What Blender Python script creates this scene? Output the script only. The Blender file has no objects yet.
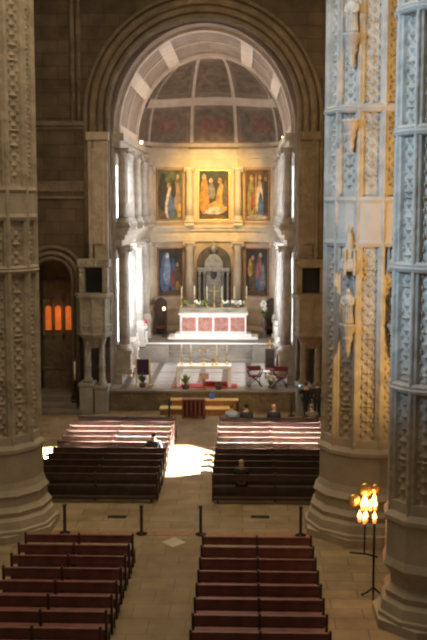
import bpy, bmesh, math, random
from math import sin, cos, pi, sqrt, atan2, radians as R
from mathutils import Vector, Matrix
random.seed(7)
S = bpy.context.scene
COL = S.collection
AX = 0.25                                   # the nave axis

# ------------------------------------------------------------------ materials
def mat(name, col, rough=.8, var=0., vscale=3., bump=0., bscale=8., metal=0., carve=0., cscale=(4, 4, 3.2),
        col2=None, emit=None, estr=0., spec=.5, coat=0.):
    m = bpy.data.materials.new(name); m.use_nodes = True
    nt = m.node_tree; N = nt.nodes; L = nt.links
    b = N['Principled BSDF']
    b.inputs['Base Color'].default_value = (*col, 1)
    b.inputs['Roughness'].default_value = rough
    b.inputs['Metallic'].default_value = metal
    b.inputs['Specular IOR Level'].default_value = spec
    b.inputs['Coat Weight'].default_value = coat
    if emit:
        b.inputs['Emission Color'].default_value = (*emit, 1); b.inputs['Emission Strength'].default_value = estr
    tc = N.new('ShaderNodeTexCoord')
    h = None
    if var or col2:
        n = N.new('ShaderNodeTexNoise'); n.inputs['Scale'].default_value = vscale; n.inputs['Detail'].default_value = 5
        L.new(tc.outputs['Object'], n.inputs['Vector'])
        r = N.new('ShaderNodeValToRGB'); L.new(n.outputs['Fac'], r.inputs['Fac'])
        c2 = col2 or tuple(min(1, c * (1 + var)) for c in col)
        c1 = tuple(c * (1 - var) for c in col)
        r.color_ramp.elements[0].position = .32; r.color_ramp.elements[1].position = .68
        r.color_ramp.elements[0].color = (*c1, 1); r.color_ramp.elements[1].color = (*c2, 1)
        L.new(r.outputs['Color'], b.inputs['Base Color'])
    if bump:
        n2 = N.new('ShaderNodeTexNoise'); n2.inputs['Scale'].default_value = bscale; n2.inputs['Detail'].default_value = 6
        L.new(tc.outputs['Object'], n2.inputs['Vector'])
        bn = N.new('ShaderNodeBump'); bn.inputs['Strength'].default_value = bump; bn.inputs['Distance'].default_value = .05
        L.new(n2.outputs['Fac'], bn.inputs['Height']); h = bn
        L.new(bn.outputs['Normal'], b.inputs['Normal'])
    if carve:
        mp = N.new('ShaderNodeMapping'); mp.inputs['Scale'].default_value = cscale
        L.new(tc.outputs['Object'], mp.inputs['Vector'])
        v = N.new('ShaderNodeTexVoronoi'); v.feature = 'SMOOTH_F1'; v.inputs['Scale'].default_value = 1.6
        L.new(mp.outputs['Vector'], v.inputs['Vector'])
        b2 = N.new('ShaderNodeBump'); b2.inputs['Strength'].default_value = carve; b2.inputs['Distance'].default_value = .06
        L.new(v.outputs['Distance'], b2.inputs['Height'])
        if h: L.new(h.outputs['Normal'], b2.inputs['Normal'])
        L.new(b2.outputs['Normal'], b.inputs['Normal'])
    return m

def brickmat(name, c1, c2, mortar, bw, bh, rough=.85, axes='XZ', msize=.012, bump=.5, squash=1., noise=.35, spec=.4):
    m = bpy.data.materials.new(name); m.use_nodes = True
    nt = m.node_tree; N = nt.nodes; L = nt.links; b = N['Principled BSDF']
    b.inputs['Roughness'].default_value = rough; b.inputs['Specular IOR Level'].default_value = spec
    tc = N.new('ShaderNodeTexCoord'); sp = N.new('ShaderNodeSeparateXYZ'); cb = N.new('ShaderNodeCombineXYZ')
    L.new(tc.outputs['Object'], sp.inputs[0])
    L.new(sp.outputs[axes[0]], cb.inputs[0]); L.new(sp.outputs[axes[1]], cb.inputs[1])
    br = N.new('ShaderNodeTexBrick'); br.inputs['Scale'].default_value = 1
    br.inputs['Color1'].default_value = (*c1, 1); br.inputs['Color2'].default_value = (*c2, 1); br.inputs['Mortar'].default_value = (*mortar, 1)
    br.inputs['Brick Width'].default_value = bw; br.inputs['Row Height'].default_value = bh; br.inputs['Mortar Size'].default_value = msize
    br.squash = squash
    L.new(cb.outputs[0], br.inputs['Vector'])
    n = N.new('ShaderNodeTexNoise'); n.inputs['Scale'].default_value = 1.3; n.inputs['Detail'].default_value = 6
    L.new(tc.outputs['Object'], n.inputs['Vector'])
    r = N.new('ShaderNodeValToRGB'); L.new(n.outputs['Fac'], r.inputs['Fac'])
    r.color_ramp.elements[0].position = .3; r.color_ramp.elements[1].position = .7
    r.color_ramp.elements[0].color = (1 - noise,) * 3 + (1,); r.color_ramp.elements[1].color = (1, 1, 1, 1)
    mx = N.new('ShaderNodeMix'); mx.data_type = 'RGBA'; mx.blend_type = 'MULTIPLY'; mx.inputs[0].default_value = 1
    L.new(br.outputs['Color'], mx.inputs[6]); L.new(r.outputs['Color'], mx.inputs[7])
    L.new(mx.outputs[2], b.inputs['Base Color'])
    bp = N.new('ShaderNodeBump'); bp.inputs['Strength'].default_value = bump; bp.inputs['Distance'].default_value = .02; bp.invert = True
    L.new(br.outputs['Fac'], bp.inputs['Height']); L.new(bp.outputs['Normal'], b.inputs['Normal'])
    return m

M = {}
M['floor'] = brickmat('floor_slabs', (.42, .31, .18), (.33, .235, .13), (.2, .14, .08), 1.5, .62, .55, 'XY', .015, .2, noise=.4)
M['aisle'] = brickmat('aisle_slabs', (.33, .235, .125), (.27, .19, .1), (.2, .14, .08), .9, .9, .6, 'XY', .012, .2, noise=.35)
M['wall'] = brickmat('wall_blocks', (.15, .108, .066), (.105, .075, .045), (.065, .046, .028), 1.5, .62, .9, 'XZ', .016, .6, noise=.45)
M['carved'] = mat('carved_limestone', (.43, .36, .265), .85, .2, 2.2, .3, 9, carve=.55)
M['pier'] = mat('pier_limestone', (.42, .35, .26), .85, .16, 1.0, .25, 7)
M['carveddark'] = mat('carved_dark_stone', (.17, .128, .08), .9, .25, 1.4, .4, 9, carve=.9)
M['grey'] = mat('grey_carved_stone', (.3, .27, .21), .85, .25, 2., .4, 9, carve=.8, cscale=(4, 4, 4))
M['greyplain'] = mat('grey_stone', (.3, .28, .24), .8, .15, 2., .2, 9)
M['sidemarble'] = mat('grey_brown_marble', (.38, .33, .275), .5, .3, 2.2, .15, 8)
M['marble'] = mat('cream_marble', (.52, .43, .31), .5, .14, 1.5, .1, 8)
M['pink'] = mat('pinkish_marble', (.44, .33, .23), .5, .18, 1.5, .1, 8)
M['marbledark'] = mat('brown_marble', (.3, .22, .16), .5, .25, 2.5)
M['white'] = mat('white_marble', (.85, .83, .8), .4, .05, 2)
M['redmarble'] = mat('red_marble', (.47, .17, .145), .4, .25, 4, col2=(.58, .27, .23))
M['vault'] = mat('vault_plaster', (.25, .19, .15), .85, .2, 1.2, .2, 5)
M['rib'] = mat('vault_rib_stone', (.56, .47, .39), .8, .12, 2)
M['darkpanel'] = mat('vault_dark_panel', (.175, .135, .1), .7, .3, 2.5)
M['redpanel'] = mat('vault_red_panel', (.22, .115, .08), .7, .3, 3)
M['step'] = mat('worn_step_stone', (.2, .165, .13), .7, .2, 1.5, .2, 6)
M['wood'] = mat('dark_red_wood', (.19, .075, .06), .42, .3, 2.5, spec=.5)
M['wooddark'] = mat('dark_wood', (.055, .032, .025), .4, .3, 3)
M['kneel'] = mat('kneeler_pad', (.15, .05, .04), .75, .15, 5)
M['oak'] = mat('light_step_wood', (.72, .5, .2), .55, .2, 2)
M['redwood'] = mat('reddish_wood', (.17, .06, .035), .5, .3, 4)
M['brown'] = mat('warm_brown_wood', (.33, .16, .07), .5, .25, 5)
M['iron'] = mat('black_iron', (.025, .022, .02), .45, metal=.6)
M['gold'] = mat('gilt', (.75, .48, .14), .38, .15, 6, metal=.7)
M['brass'] = mat('brass', (.7, .47, .16), .3, metal=.9)
M['silver'] = mat('dull_silver', (.3, .28, .25), .5, .25, 5, metal=.5)
M['niche'] = mat('dark_niche_stone', (.1, .085, .07), .8, .25, 2)
M['black'] = mat('opening_shade', (.012, .011, .012), .9)
M['cloth'] = mat('white_linen', (.85, .83, .78), .85, .04, 6)
M['carpet'] = mat('red_carpet', (.36, .03, .035), .95, .15, 8)
M['redcloth'] = mat('dark_red_velvet', (.16, .03, .03), .9, .2, 5)
M['leaf'] = mat('green_leaves', (.07, .17, .035), .6, .4, 9)
M['leafpale'] = mat('yellow_green_leaves', (.2, .3, .05), .6, .3, 9)
M['flower'] = mat('white_petals', (.85, .82, .76), .7)
M['flowerred'] = mat('red_petals', (.5, .03, .05), .7)
M['wax'] = mat('candle_wax', (.85, .74, .5), .5)
M['pot'] = mat('clay_pot', (.16, .1, .07), .7)
M['purple'] = mat('purple_cloth', (.05, .02, .06), .9)
M['blueplastic'] = mat('blue_plastic', (.05, .18, .6), .4)
M['flame'] = mat('candle_flame', (1, .5, .15), .5, emit=(1, .42, .1), estr=11)
M['glowdisc'] = mat('red_glass', (.8, .25, .08), .2, emit=(1, .36, .1), estr=1.0)
M['lamp'] = mat('lamp_lens', (1, .8, .5), .3, emit=(1, .62, .28), estr=9)
M['screen'] = mat('phone_screen', (.2, .4, .9), .2, emit=(.25, .55, 1), estr=3)
M['daylight'] = mat('bright_window_glass', (.8, .88, 1), .3, emit=(.84, .91, 1), estr=14)
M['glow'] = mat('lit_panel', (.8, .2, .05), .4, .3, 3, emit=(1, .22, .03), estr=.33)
M['skin'] = mat('skin', (.55, .34, .25), .6)
M['eye'] = mat('eye', (.04, .03, .03), .3)
M['lip'] = mat('lips', (.4, .16, .13), .5)
M['silver2'] = mat('statue_stone', (.5, .42, .3), .8, .15, 4, .2, 12)

# ------------------------------------------------------------------ mesh helpers
def nb(): return bmesh.new()
def box(bm, x0, x1, y0, y1, z0, z1, bev=0.):
    r = bmesh.ops.create_cube(bm, size=1)
    vs = r['verts']
    for v in vs:
        v.co = Vector((x0 + (v.co.x + .5) * (x1 - x0), y0 + (v.co.y + .5) * (y1 - y0), z0 + (v.co.z + .5) * (z1 - z0)))
    if bev:
        es = list({e for v in vs for e in v.link_edges})
        bmesh.ops.bevel(bm, geom=es, offset=bev, segments=2, affect='EDGES', profile=.6)
    return bm
def lathe(bm, prof, c=(0, 0, 0), n=20, sx=1., sy=1., cap=True):
    rings = []
    for r, z in prof:
        rings.append([bm.verts.new((c[0] + sx * r * cos(2 * pi * i / n), c[1] + sy * r * sin(2 * pi * i / n), c[2] + z)) for i in range(n)])
    for a, b in zip(rings, rings[1:]):
        for i in range(n):
            bm.faces.new((a[i], a[(i + 1) % n], b[(i + 1) % n], b[i]))
    if cap:
        bm.faces.new(rings[0][::-1]); bm.faces.new(rings[-1])
    return bm
def tube(bm, pts, r, n=8, closed=False, rads=None):
    pts = [Vector(p) for p in pts]
    rings = []
    for i, p in enumerate(pts):
        a = pts[max(0, i - 1)]; b = pts[min(len(pts) - 1, i + 1)]
        t = (b - a).normalized()
        u = t.cross(Vector((0, 1, 0)))
        if u.length < .1: u = t.cross(Vector((1, 0, 0)))
        u.normalize(); w = t.cross(u)
        rr = rads[i] if rads else r
        rings.append([bm.verts.new(p + rr * (u * cos(2 * pi * k / n) + w * sin(2 * pi * k / n))) for k in range(n)])
    for a, b in zip(rings, rings[1:]):
        for k in range(n):
            bm.faces.new((a[k], a[(k + 1) % n], b[(k + 1) % n], b[k]))
    bm.faces.new(rings[0][::-1]); bm.faces.new(rings[-1])
    return bm
def ball(bm, c, r, sx=1, sy=1, sz=1, u=12, v=8):
    rr = bmesh.ops.create_uvsphere(bm, u_segments=u, v_segments=v, radius=r)
    for q in rr['verts']: q.co = Vector((c[0] + q.co.x * sx, c[1] + q.co.y * sy, c[2] + q.co.z * sz))
    return rr['verts']
def prism(bm, outline, y0, y1):                # outline of (x, z), extruded along y
    a = [bm.verts.new((x, y0, z)) for x, z in outline]; b = [bm.verts.new((x, y1, z)) for x, z in outline]
    n = len(a)
    bm.faces.new(a); bm.faces.new(b[::-1])
    for i in range(n): bm.faces.new((a[i], b[i], b[(i + 1) % n], a[(i + 1) % n]))
    return bm
def hprism(bm, outline, z0, z1):               # outline of (x, y), extruded along z
    a = [bm.verts.new((x, y, z0)) for x, y in outline]; b = [bm.verts.new((x, y, z1)) for x, y in outline]
    n = len(a)
    bm.faces.new(a[::-1]); bm.faces.new(b)
    for i in range(n): bm.faces.new((a[i], a[(i + 1) % n], b[(i + 1) % n], b[i]))
    return bm
def obj(name, bm, m, parent=None, loc=(0, 0, 0), smooth=False, rot=(0, 0, 0)):
    bmesh.ops.recalc_face_normals(bm, faces=bm.faces)
    me = bpy.data.meshes.new(name); bm.to_mesh(me); bm.free()
    ms = m if isinstance(m, (list, tuple)) else [m]
    for q in ms: me.materials.append(M[q] if isinstance(q, str) else q)
    if smooth:
        for p in me.polygons: p.use_smooth = True
    o = bpy.data.objects.new(name, me); COL.objects.link(o)
    o.location = loc; o.rotation_euler = rot
    if parent: o.parent = parent
    return o
def tag(o, label, cat, group=None):
    o['label'] = label; o['category'] = cat
    if group: o['group'] = group
    return o
def thing(name, label, cat, loc=(0, 0, 0), rz=0, group=None):
    o = bpy.data.objects.new(name, None); COL.objects.link(o); o.empty_display_size = .2
    o.location = loc; o.rotation_euler = (0, 0, rz)
    return tag(o, label, cat, group)
def struct(name, bm, m, parent=None, smooth=False):
    o = obj(name, bm, m, parent, smooth=smooth)
    if not parent: o['kind'] = 'structure'
    return o
def dup(root, loc, rz=None, label=None, group=None):
    r = root.copy(); COL.objects.link(r); r.location = loc
    if rz is not None: r.rotation_euler = (0, 0, rz)
    if label: r['label'] = label
    if group: r['group'] = group
    for ch in list(root.children):
        c = ch.copy(); COL.objects.link(c); c.parent = r
        for g in list(ch.children):
            d = g.copy(); COL.objects.link(d); d.parent = c
    return r

# ------------------------------------------------------------------ the setting
struct('floor', box(nb(), -16, 16, 12, 49, -.4, 0), 'floor')
struct('floor_aisle', box(nb(), -.72, 1.1, 14, 29.4, -.02, .006), 'aisle')
struct('trim_1', box(nb(), -3.6, 4.5, 29.6, 30.0, -.02, .012), 'brown')       # dark kerb strip across the nave
bm = nb(); hprism(bm, [(.19 - .36, 29.0), (.19, 28.55), (.19 + .36, 29.0), (.19, 29.45)], -.01, .014)
struct('trim_2', bm, 'marble')

# triumphal arch wall with the chapel doorway cut in it
AH, AS = 4.62, 14.4
out = [(-16, 0), (-8.15, 0), (-8.15, 6.5)]
out += [(-7.2 + .95 * cos(a), 6.5 + .95 * sin(a)) for a in [pi - pi * k / 14 for k in range(1, 14)]]
out += [(-6.25, 6.5), (-6.25, 0), (AX - AH, 0), (AX - AH, AS)]
out += [(AX + AH * cos(a), AS + AH * sin(a)) for a in [pi - pi * k / 40 for k in range(1, 40)]]
out += [(AX + AH, AS), (AX + AH, 0), (16, 0), (16, 26), (-16, 26)]
struct('wall_east', prism(nb(), out, 49, 50.3), 'wall')
# roll mouldings of the arch
bm = nb()
for rr, th, yy in ((AH + .05, .13, 49.0), (AH + .36, .17, 48.93), (AH + .72, .2, 48.9), (AH + 1.08, .12, 48.95)):
    pts = [(AX - rr, yy, 7.0), (AX - rr, yy, AS)] + [(AX + rr * cos(pi - pi * k / 48), yy, AS + rr * sin(pi - pi * k / 48)) for k in range(1, 48)] + [(AX + rr, yy, AS), (AX + rr, yy, 7.0)]
    tube(bm, pts, th, 8)
struct('trim_3', bm, 'carveddark', smooth=True)
# carved jamb pilasters above the pulpits
for i, s in enumerate((-1, 1)):
    bm = nb(); x = AX + s * (AH + .48)
    box(bm, x - .48, x + .48, 48.72, 49, 6.9, 13.2, .04)
    box(bm, x - .56, x + .56, 48.62, 49, 13.2, 13.6, .05)
    box(bm, x - .3, x + .3, 48.62, 48.72, 8.2, 12.8, .05)
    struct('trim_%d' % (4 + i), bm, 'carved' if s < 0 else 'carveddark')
bm = nb()
for z, h, d in ((13.9, .22, .16), (10.4, .14, .12), (10.75, .5, .05), (13.75, .12, .08)):
    box(bm, -16, AX - AH - 1.15, 49 - d, 49, z, z + h, .03)
    box(bm, AX + AH + 1.15, 16, 49 - d, 49, z, z + h, .03)
struct('trim_6', bm, 'carveddark')
bm = nb()
for x in (-6.05, -5.75, 6.25, 6.55):
    tube(bm, [(x, 48.98, 14.1), (x, 48.98, 26)], .13, 8)
struct('trim_7', bm, 'carveddark', smooth=True)

# the chapel recess in the wall
bm = nb(); box(bm, -8.4, -6.0, 51.2, 51.4, 0, 8.2)
box(bm, -8.5, -8.2, 50.3, 51.4, 0, 8.2); box(bm, -6.2, -5.9, 50.3, 51.4, 0, 8.2); box(bm, -8.5, -5.9, 50.3, 51.4, 7.6, 8.2)
struct('wall_chapel', bm, 'carveddark')
bm = nb()
for rr, th, yy in ((1.0, .09, 48.98), (1.25, .12, 48.95), (1.55, .1, 48.97)):
    tube(bm, [(-7.2 - rr, yy, 0), (-7.2 - rr, yy, 6.5)] + [(-7.2 + rr * cos(pi - pi * k / 20), yy, 6.5 + rr * sin(pi - pi * k / 20)) for k in range(1, 20)] + [(-7.2 + rr, yy, 6.5), (-7.2 + rr, yy, 0)], th, 8)
struct('trim_8', bm, 'carveddark', smooth=True)
bm = nb(); box(bm, -9.2, -5.6, 47.3, 48.9, 0, .22, .03); box(bm, -8.9, -5.9, 47.9, 48.9, .22, .44, .03); box(bm, -8.1, -6.3, 48.5, 51.2, .44, .7, .03)
struct('trim_9', bm, 'step')

# chancel floor, its front riser and the steps to the high altar
HW = 4.5
FZ, PZ = 1.0, 1.95
bm = nb()
m = bpy.data.materials.new('inlaid_marble_floor'); m.use_nodes = True
nt = m.node_tree; N = nt.nodes; L = nt.links; b = N['Principled BSDF']; b.inputs['Roughness'].default_value = .4
tc = N.new('ShaderNodeTexCoord'); mp = N.new('ShaderNodeMapping'); mp.inputs['Scale'].default_value = (1 / .62, 1 / 1.4, 1); mp.inputs['Rotation'].default_value = (0, 0, 0)
L.new(tc.outputs['Object'], mp.inputs['Vector'])
ck = N.new('ShaderNodeTexBrick'); ck.inputs['Scale'].default_value = 1; ck.offset = 0
for q, cc in (('Color1', (.36, .325, .29)), ('Color2', (.29, .255, .225)), ('Mortar', (.1, .068, .05))): ck.inputs[q].default_value = (*cc, 1)
ck.inputs['Brick Width'].default_value = 1.25; ck.inputs['Row Height'].default_value = 6; ck.inputs['Mortar Size'].default_value = .17
L.new(tc.outputs['Object'], ck.inputs['Vector'])
mp.inputs['Rotation'].default_value = (0, 0, R(45)); mp.inputs['Scale'].default_value = (1.3, 1.3, 1)
wv = N.new('ShaderNodeTexChecker'); wv.inputs['Scale'].default_value = 1; wv.inputs['Color1'].default_value = (1, 1, 1, 1); wv.inputs['Color2'].default_value = (.74, .68, .64, 1)
L.new(mp.outputs['Vector'], wv.inputs['Vector'])
mx = N.new('ShaderNodeMix'); mx.data_type = 'RGBA'; mx.blend_type = 'MULTIPLY'; mx.inputs[0].default_value = 1
L.new(ck.outputs['Color'], mx.inputs[6]); L.new(wv.outputs['Color'], mx.inputs[7]); L.new(mx.outputs[2], b.inputs['Base Color'])
M['inlay'] = m
struct('floor_chancel', box(nb(), AX - HW - .15, AX + HW + .15, 48.6, 68, -.4, FZ), 'inlay')
bm = nb(); box(bm, AX - HW - .1, AX + HW + .1, 48.45, 48.62, 0, FZ - .1, .02)
struct('trim_22', bm, 'carveddark')
bm = nb(); box(bm, AX - HW - .1, AX + HW + .1, 48.4, 48.9, FZ - .1, FZ + .012, .02)
struct('trim_10', bm, 'step')
# stairs up to the altar platform, whole width, split by low side blocks
bm = nb()
for k in range(5):
    z1 = FZ + (PZ - FZ) * (k + 1) / 5
    box(bm, AX - HW, AX + HW, 57.5 + .26 * k, 59.0 if k < 4 else 68, FZ if k == 0 else FZ, z1, .015)
struct('floor_platform', bm, 'step')
bm = nb(); box(bm, AX - HW, AX + HW, 58.5, 58.8, PZ - .01, PZ + .045, .015)
struct('trim_11', bm, 'white')
bm = nb(); box(bm, AX - HW, -2.15, 57.35, 58.6, FZ, PZ - .06, .02); box(bm, 2.75, AX + HW, 57.35, 58.6, FZ, PZ - .06, .02)
struct('trim_12', bm, 'step')

# chancel side walls with tall windows
WINL = [(51.2, 53.3, 2.9, 7.4), (54.5, 56.9, 2.9, 7.4), (51.2, 53.3, 9.4, 12.2)]
for side, s in (('north', -1), ('south', 1)):
    x0, x1 = sorted((AX + s * HW, AX + s * (HW + .5)))
    bm = nb()
    ys = [50.3, 51.2, 53.3, 54.5, 56.9, 63.2]
    box(bm, x0, x1, 50.3, 51.2, 0, 14.4); box(bm, x0, x1, 53.3, 54.5, 0, 14.4); box(bm, x0, x1, 56.9, 63.2, 0, 14.4)
    for y0, y1, ups in ((51.2, 53.3, 1), (54.5, 56.9, 0)):
        box(bm, x0, x1, y0, y1, 0, 2.9)
        if ups: box(bm, x0, x1, y0, y1, 7.4, 9.4); box(bm, x0, x1, y0, y1, 12.2, 14.4)
        else: box(bm, x0, x1, y0, y1, 7.4, 14.4)
    struct('wall_' + side, bm, 'sidemarble')
    bm = nb()
    xi = AX + s * HW
    for z, h, d in ((8.05, .3, .35), (8.35, .25, .5), (8.6, .2, .65), (12.95, .35, .3), (13.3, .35, .5), (1.0, .5, .3)):
        a, c = sorted((xi, xi - s * d)); box(bm, a, c, 50.3, 63.4, z, z + h, .02)
    struct('trim_%d' % (13 if s < 0 else 14), bm, 'sidemarble')
wn = 1
for s in (-1, 1):
    for y0, y1, z0, z1 in WINL:
        xi = AX + s * HW
        a, c = sorted((xi + s * .02, xi + s * .2))
        bm = nb(); w = .07
        for q in ((y0, y0 + w, z0, z1), (y1 - w, y1, z0, z1), (y0, y1, z0, z0 + w), (y0, y1, z1 - w, z1), ((y0 + y1) / 2 - .03, (y0 + y1) / 2 + .03, z0, z1)):
            box(bm, a, c, *q)
        for k in range(1, 4):
            z = z0 + (z1 - z0) * k / 4; box(bm, a + .04, c - .04, y0, y1, z - .02, z + .02)
        f = struct('window_%d' % wn, bm, 'greyplain'); wn += 1
        g = nb(); a, c = sorted((xi + s * .1, xi + s * .14)); box(g, a, c, y0, y1, z0, z1)
        obj('pane', g, 'daylight', f)

# apse: flat bays, plan points from left to right
PL = [(-HW, 63.1), (-4.15, 64.5), (-1.58, 65.95), (1.58, 65.95), (4.15, 64.5), (HW, 63.1)]
PL = [(AX + x, y) for x, y in PL]
def strip(bm, pts, z0, z1, d0, d1):            # a band following the plan, from depth d0 (behind) to d1 (in front)
    c = Vector((AX, 58))
    n = len(pts)
    def off(i, d):
        p = Vector(pts[i]); nn = Vector((0, 0))
        for j in (i - 1, i):
            if 0 <= j < n - 1:
                e = Vector(pts[j + 1]) - Vector(pts[j]); nn += Vector((e.y, -e.x)).normalized()
        nn.normalize(); return p + nn * d
    vs = []
    for i in range(n):
        a, b_ = off(i, d0), off(i, d1)
        vs.append([bm.verts.new((a.x, a.y, z0)), bm.verts.new((b_.x, b_.y, z0)), bm.verts.new((b_.x, b_.y, z1)), bm.verts.new((a.x, a.y, z1))])
    for p, q in zip(vs, vs[1:]):
        for k in range(4): bm.faces.new((p[k], p[(k + 1) % 4], q[(k + 1) % 4], q[k]))
    bm.faces.new(vs[0]); bm.faces.new(vs[-1][::-1])
bm = nb(); strip(bm, PL, 0, 13.85, -.4, 0)
struct('wall_apse', bm, 'pink')
bm = nb()
for z0, z1, d in ((7.75, 8.05, .22), (8.05, 8.45, .12), (8.45, 8.65, .35), (8.65, 8.8, .5), (12.55, 12.8, .18), (12.8, 13.1, .1), (13.1, 13.4, .3), (13.4, 13.7, .45), (3.35, 3.55, .16), (1.95, 2.3, .2), (9.0, 9.1, .12), (4.0, 4.1, .06)):
    strip(bm, PL, z0, z1, -.1, d)
struct('trim_15', bm, 'marble')

# vault: barrel then half dome, with ribs and dark painted panels
ZS, RISE = 13.75, 5.2
YA, DP = 60.4, 5.55
def barrel(a, y, r=1.): return Vector((AX + HW * r * cos(a), y, ZS + RISE * r * sin(a)))
def sg(v, e): return math.copysign(abs(v) ** e, v)
def dome(t, p, r=1.):                           # t around (0..pi), p from springing 0 to the crown pi/2
    c = cos(p); xb = HW * sg(cos(t), .55); x = xb * (c + .46 * (1 - c))
    ze = RISE * sqrt(1 - (.46 * xb / HW) ** 2); z = ze * sin(p)
    q = max(1, sqrt((x / HW) ** 2 + (z / RISE) ** 2))
    return Vector((AX + x / q, YA + DP * c * sg(sin(t), .55), ZS + z / q))
bm = nb()
def grid(bm, f, nu, nv):
    g = [[bm.verts.new(f(i / nu, j / nv)) for j in range(nv + 1)] for i in range(nu + 1)]
    for i in range(nu):
        for j in range(nv): bm.faces.new((g[i][j], g[i + 1][j], g[i + 1][j + 1], g[i][j + 1]))
grid(bm, lambda u, v: barrel(pi * u, 50.2 + (YA - 50.2) * v), 40, 10)
grid(bm, lambda u, v: dome(pi * u, pi / 2 * v * .999), 40, 20)
grid(bm, lambda u, v: barrel(pi * u, 50.2 + (YA + DP - 50.2) * v, 1.12), 40, 4)
grid(bm, lambda u, v: barrel(pi * u, 50.2, 1 + .12 * v), 40, 1)
ce = struct('ceiling', bm, 'vault', smooth=True)
bm = nb()
def band(bm, f, n, w, h):                       # raised band on the vault: f(t)->(point, side vector, inward vector)
    rows = []
    for i in range(n + 1):
        p, sd, inn = f(i / n)
        rows.append([bm.verts.new(p - sd * w), bm.verts.new(p - sd * w + inn * h), bm.verts.new(p + sd * w + inn * h), bm.verts.new(p + sd * w)])
    for a, b_ in zip(rows, rows[1:]):
        for k in range(4): bm.faces.new((a[k], a[(k + 1) % 4], b_[(k + 1) % 4], b_[k]))
def inward(p): return (Vector((AX, min(p.y, YA), ZS)) - p).normalized()
def bary(y):
    def f(u):
        p = barrel(pi * u, y); return p, Vector((0, 1, 0)), inward(p)
    return f
def barlong(a, y0, y1):
    def f(u):
        p = barrel(a, y0 + (y1 - y0) * u); return p, Vector((-sin(a), 0, cos(a))), inward(p)
    return f
def domemer(t):
    def f(u):
        p = dome(t, .08 + u * 1.38); q = dome(t + .02, .08 + u * 1.38); sd = (q - p)
        return p, sd.normalized(), inward(p)
    return f
def domering(ph):
    def f(u):
        t = pi * (.02 + .96 * u); p = dome(t, ph); q = dome(t, ph + .02)
        return p, (q - p).normalized(), inward(p)
    return f
for y, w in ((51.6, .25), (YA - .3, .2)): band(bm, bary(y), 40, w, .16)
for a in (.58, 1.07, pi - 1.07, pi - .58): band(bm, barlong(a, 51.6, YA - .3), 6, .36, .13)
for a in (.05, pi - .05): band(bm, barlong(a, 51.6, YA - .3), 6, .2, .13)
for y in (55.5,): band(bm, bary(y), 40, .1, .06)
MER = [.42, .98, pi / 2 - .18, pi / 2 + .18, pi - .98, pi - .42]
TH = [.541, 1.437, pi - 1.437, pi - .541]
for t in TH: band(bm, domemer(t), 16, .1, .12)
for ph, w in ((.62, .3), (1.5, .12), (.05, .12)): band(bm, domering(ph), 40, w, .14)
struct('trim_16', bm, 'rib')
# dark panels on the dome's lower band, each with a reddish field
bm = nb(); bm2 = nb()
def patch(bm, t0, t1, p0, p1, h, f=dome):
    n = 6
    g = [[None] * (n + 1) for _ in range(n + 1)]
    for i in range(n + 1):
        for j in range(n + 1):
            p = f(t0 + (t1 - t0) * i / n, p0 + (p1 - p0) * j / n); g[i][j] = bm.verts.new(p + inward(p) * h)
    for i in range(n):
        for j in range(n): bm.faces.new((g[i][j], g[i + 1][j], g[i + 1][j + 1], g[i][j + 1]))
for a, b_ in zip([.08] + TH, TH + [pi - .08]):
    g = min(.06, (b_ - a) * .12)
    patch(bm, a + g, b_ - g, .1, .5, .03)
    patch(bm, a + g, b_ - g, .74, 1.3, .03)
    w = (b_ - a) * .27
    if a > .2 and b_ < 3: patch(bm2, a + w, b_ - w, .2, .4, .06)
struct('trim_17', bm, 'darkpanel'); struct('trim_18', bm2, 'redpanel')
bm = nb()
for a, b_ in ((.13, .47), (.7, .96), (1.2, pi - 1.2), (pi - .96, pi - .7), (pi - .47, pi - .13)):
    for y0, y1 in ((52.1, 55.2), (55.8, YA - .8)):
        patch(bm, a, b_, y0, y1, .03, lambda t, y: barrel(t, y))
struct('trim_19', bm, 'vault')

# ------------------------------------------------------------------ piers and pillars
def section(r, n, rot):
    pts = []
    for i in range(n):
        a = 2 * pi * i / n + rot; b_ = 2 * pi * (i + 1) / n + rot
        for k in range(5):                       # a slim colonnette at the corner
            t = a - .055 + .11 * k / 4; rr = r + .07 * sin(pi * k / 4)
            pts.append((rr * cos(t), rr * sin(t)))
        w = b_ - a
        for q, d in ((.16, 0), (.2, -.09), (.5, -.1), (.8, -.09), (.84, 0)):
            t = a + w * q
            ch = r * cos(w / 2) / cos(t - (a + b_) / 2)
            pts.append(((ch + d) * cos(t), (ch + d) * sin(t)))
    return pts
def loft(bm, secs):
    rings = [[bm.verts.new((x, y, z)) for x, y in pts] for pts, z in secs]
    n = len(rings[0])
    for a, b_ in zip(rings, rings[1:]):
        for i in range(n): bm.faces.new((a[i], a[(i + 1) % n], b_[(i + 1) % n], b_[i]))
    bm.faces.new(rings[0][::-1]); bm.faces.new(rings[-1])
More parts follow.
